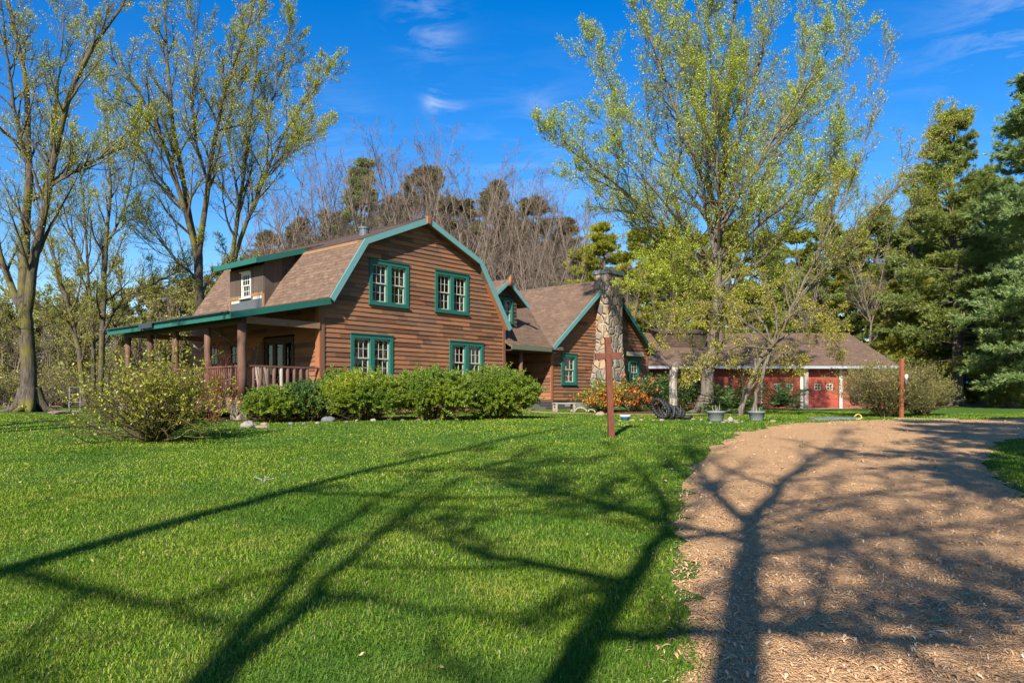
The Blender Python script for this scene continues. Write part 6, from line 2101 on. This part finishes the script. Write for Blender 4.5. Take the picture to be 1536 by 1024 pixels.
# fallen leaves and pale bits in the grass
def litterbits():
    x, y, r = scatter(3.7, 24, 1.8, 91)
    k = edge_d(x, y, DRIVE_C) < -.05
    x, y = x[k], y[k]
    c = np.stack([x, y, G(x, y) + .03], -1)
    ge = Geo(); ge.add(*leaves(r, c, .032, up=1.5))
    o = link('fallen_leaves', ge.mesh('fallen_leaves', False), M['bud_dry']); o['kind'] = 'stuff'


M['bud_dry'] = leafmat('dry_fallen_leaf', [(0, (.30, .17, .06)), (.5, (.45, .33, .12)), (1, (.55, .48, .30))], .2)
litterbits()

# ------------------------------------------------------------------ sky, sun, camera
W = bpy.data.worlds.new('World'); bpy.context.scene.world = W
W.use_nodes = True
nt = W.node_tree; nt.nodes.clear()
N = nt.nodes.new; Lk = nt.links.new
wo = N('ShaderNodeOutputWorld'); bg = N('ShaderNodeBackground'); sky = N('ShaderNodeTexSky')
sky.sky_type = 'NISHITA'; sky.sun_disc = False
sky.sun_elevation = SUN_EL; sky.sun_rotation = R(180) + SUN_AZ
sky.altitude = 300; sky.air_density = 1.15; sky.dust_density = .3; sky.ozone_density = 3.2
hs = N('ShaderNodeHueSaturation'); hs.inputs['Saturation'].default_value = 1.46; hs.inputs['Value'].default_value = 1.12; hs.inputs['Hue'].default_value = .512
Lk(sky.outputs[0], hs.inputs['Color'])
# thin cirrus: noise on the view direction, only in a few patches of sky
tc = N('ShaderNodeTexCoord')
mp = N('ShaderNodeMapping'); mp.inputs['Rotation'].default_value = (0, R(-40), 0); mp.inputs['Scale'].default_value = (2.2, 3, 9)
Lk(tc.outputs['Generated'], mp.inputs['Vector'])
no = N('ShaderNodeTexNoise'); no.inputs['Scale'].default_value = 4.5; no.inputs['Detail'].default_value = 9; no.inputs['Roughness'].default_value = .62; no.inputs['Distortion'].default_value = .6
Lk(mp.outputs[0], no.inputs['Vector'])


def wm(op, a, b):
    o = N('ShaderNodeMath'); o.operation = op
    for s, v in ((0, a), (1, b)):
        if hasattr(v, 'is_linked'): Lk(v, o.inputs[s])
        else: o.inputs[s].default_value = v
    return o.outputs[0]


tot = None
for (px, py, rad, amp) in ((628, 10, .035, .30), (650, 60, .030, .28), (655, 152, .013, 1.0), (686, 178, .013, 1.0), (1532, 50, .06, .5), (1420, 130, .10, .08), (812, 165, .02, .2), (500, 205, .05, .25), (800, 260, .10, .2)):
    d = Vector(((px - 768) / F, 1, (HZ - py) / F)).normalized()
    dn = N('ShaderNodeVectorMath'); dn.operation = 'DISTANCE'
    Lk(tc.outputs['Generated'], dn.inputs[0]); dn.inputs[1].default_value = d
    q = wm('DIVIDE', dn.outputs['Value'], rad)
    e = wm('MULTIPLY', wm('POWER', 2.718, wm('MULTIPLY', wm('MULTIPLY', q, q), -1.0)), amp)
    tot = e if tot is None else wm('ADD', tot, e)
rm = N('ShaderNodeMapRange'); rm.inputs['From Min'].default_value = .44; rm.inputs['From Max'].default_value = .74
Lk(no.outputs['Fac'], rm.inputs['Value'])
cf = wm('MINIMUM', wm('MULTIPLY', rm.outputs[0], tot), .75)
mx = N('ShaderNodeMix'); mx.data_type = 'RGBA'
Lk(cf, mx.inputs[0]); Lk(hs.outputs[0], mx.inputs[6]); mx.inputs[7].default_value = (4.6, 5.2, 6.2, 1)
Lk(mx.outputs[2], bg.inputs['Color'])
bg.inputs['Strength'].default_value = .078
Lk(bg.outputs[0], wo.inputs['Surface'])

sd = bpy.data.lights.new('sun', 'SUN'); sd.energy = 4.8; sd.angle = R(.55); sd.color = (1.0, .93, .82)
so = bpy.data.objects.new('sun', sd); C.objects.link(so)
so.location = (-6, -18, 14)
tr_ = Vector((math.sin(SUN_AZ) * math.cos(SUN_EL), math.cos(SUN_AZ) * math.cos(SUN_EL), -math.sin(SUN_EL)))
so.rotation_euler = tr_.to_track_quat('-Z', 'Y').to_euler()

cd = bpy.data.cameras.new('camera'); cd.sensor_width = 36; cd.lens = 36 * F / 1536; cd.shift_y = (HZ - 512) / 1536
cd.clip_end = 3000; cd.clip_start = .05
co = bpy.data.objects.new('camera', cd); C.objects.link(co)
co.location = (0, 0, EYE); co.rotation_euler = (R(90), 0, 0)
sc = bpy.context.scene
sc.camera = co
sc.view_settings.view_transform = 'Standard'; sc.view_settings.look = 'None'; sc.view_settings.gamma = 1
sc.view_settings.exposure = 1.08
sc.render.engine = 'CYCLES'
sc.cycles.max_bounces = 7; sc.cycles.transparent_max_bounces = 12
sc.cycles.use_denoising = True
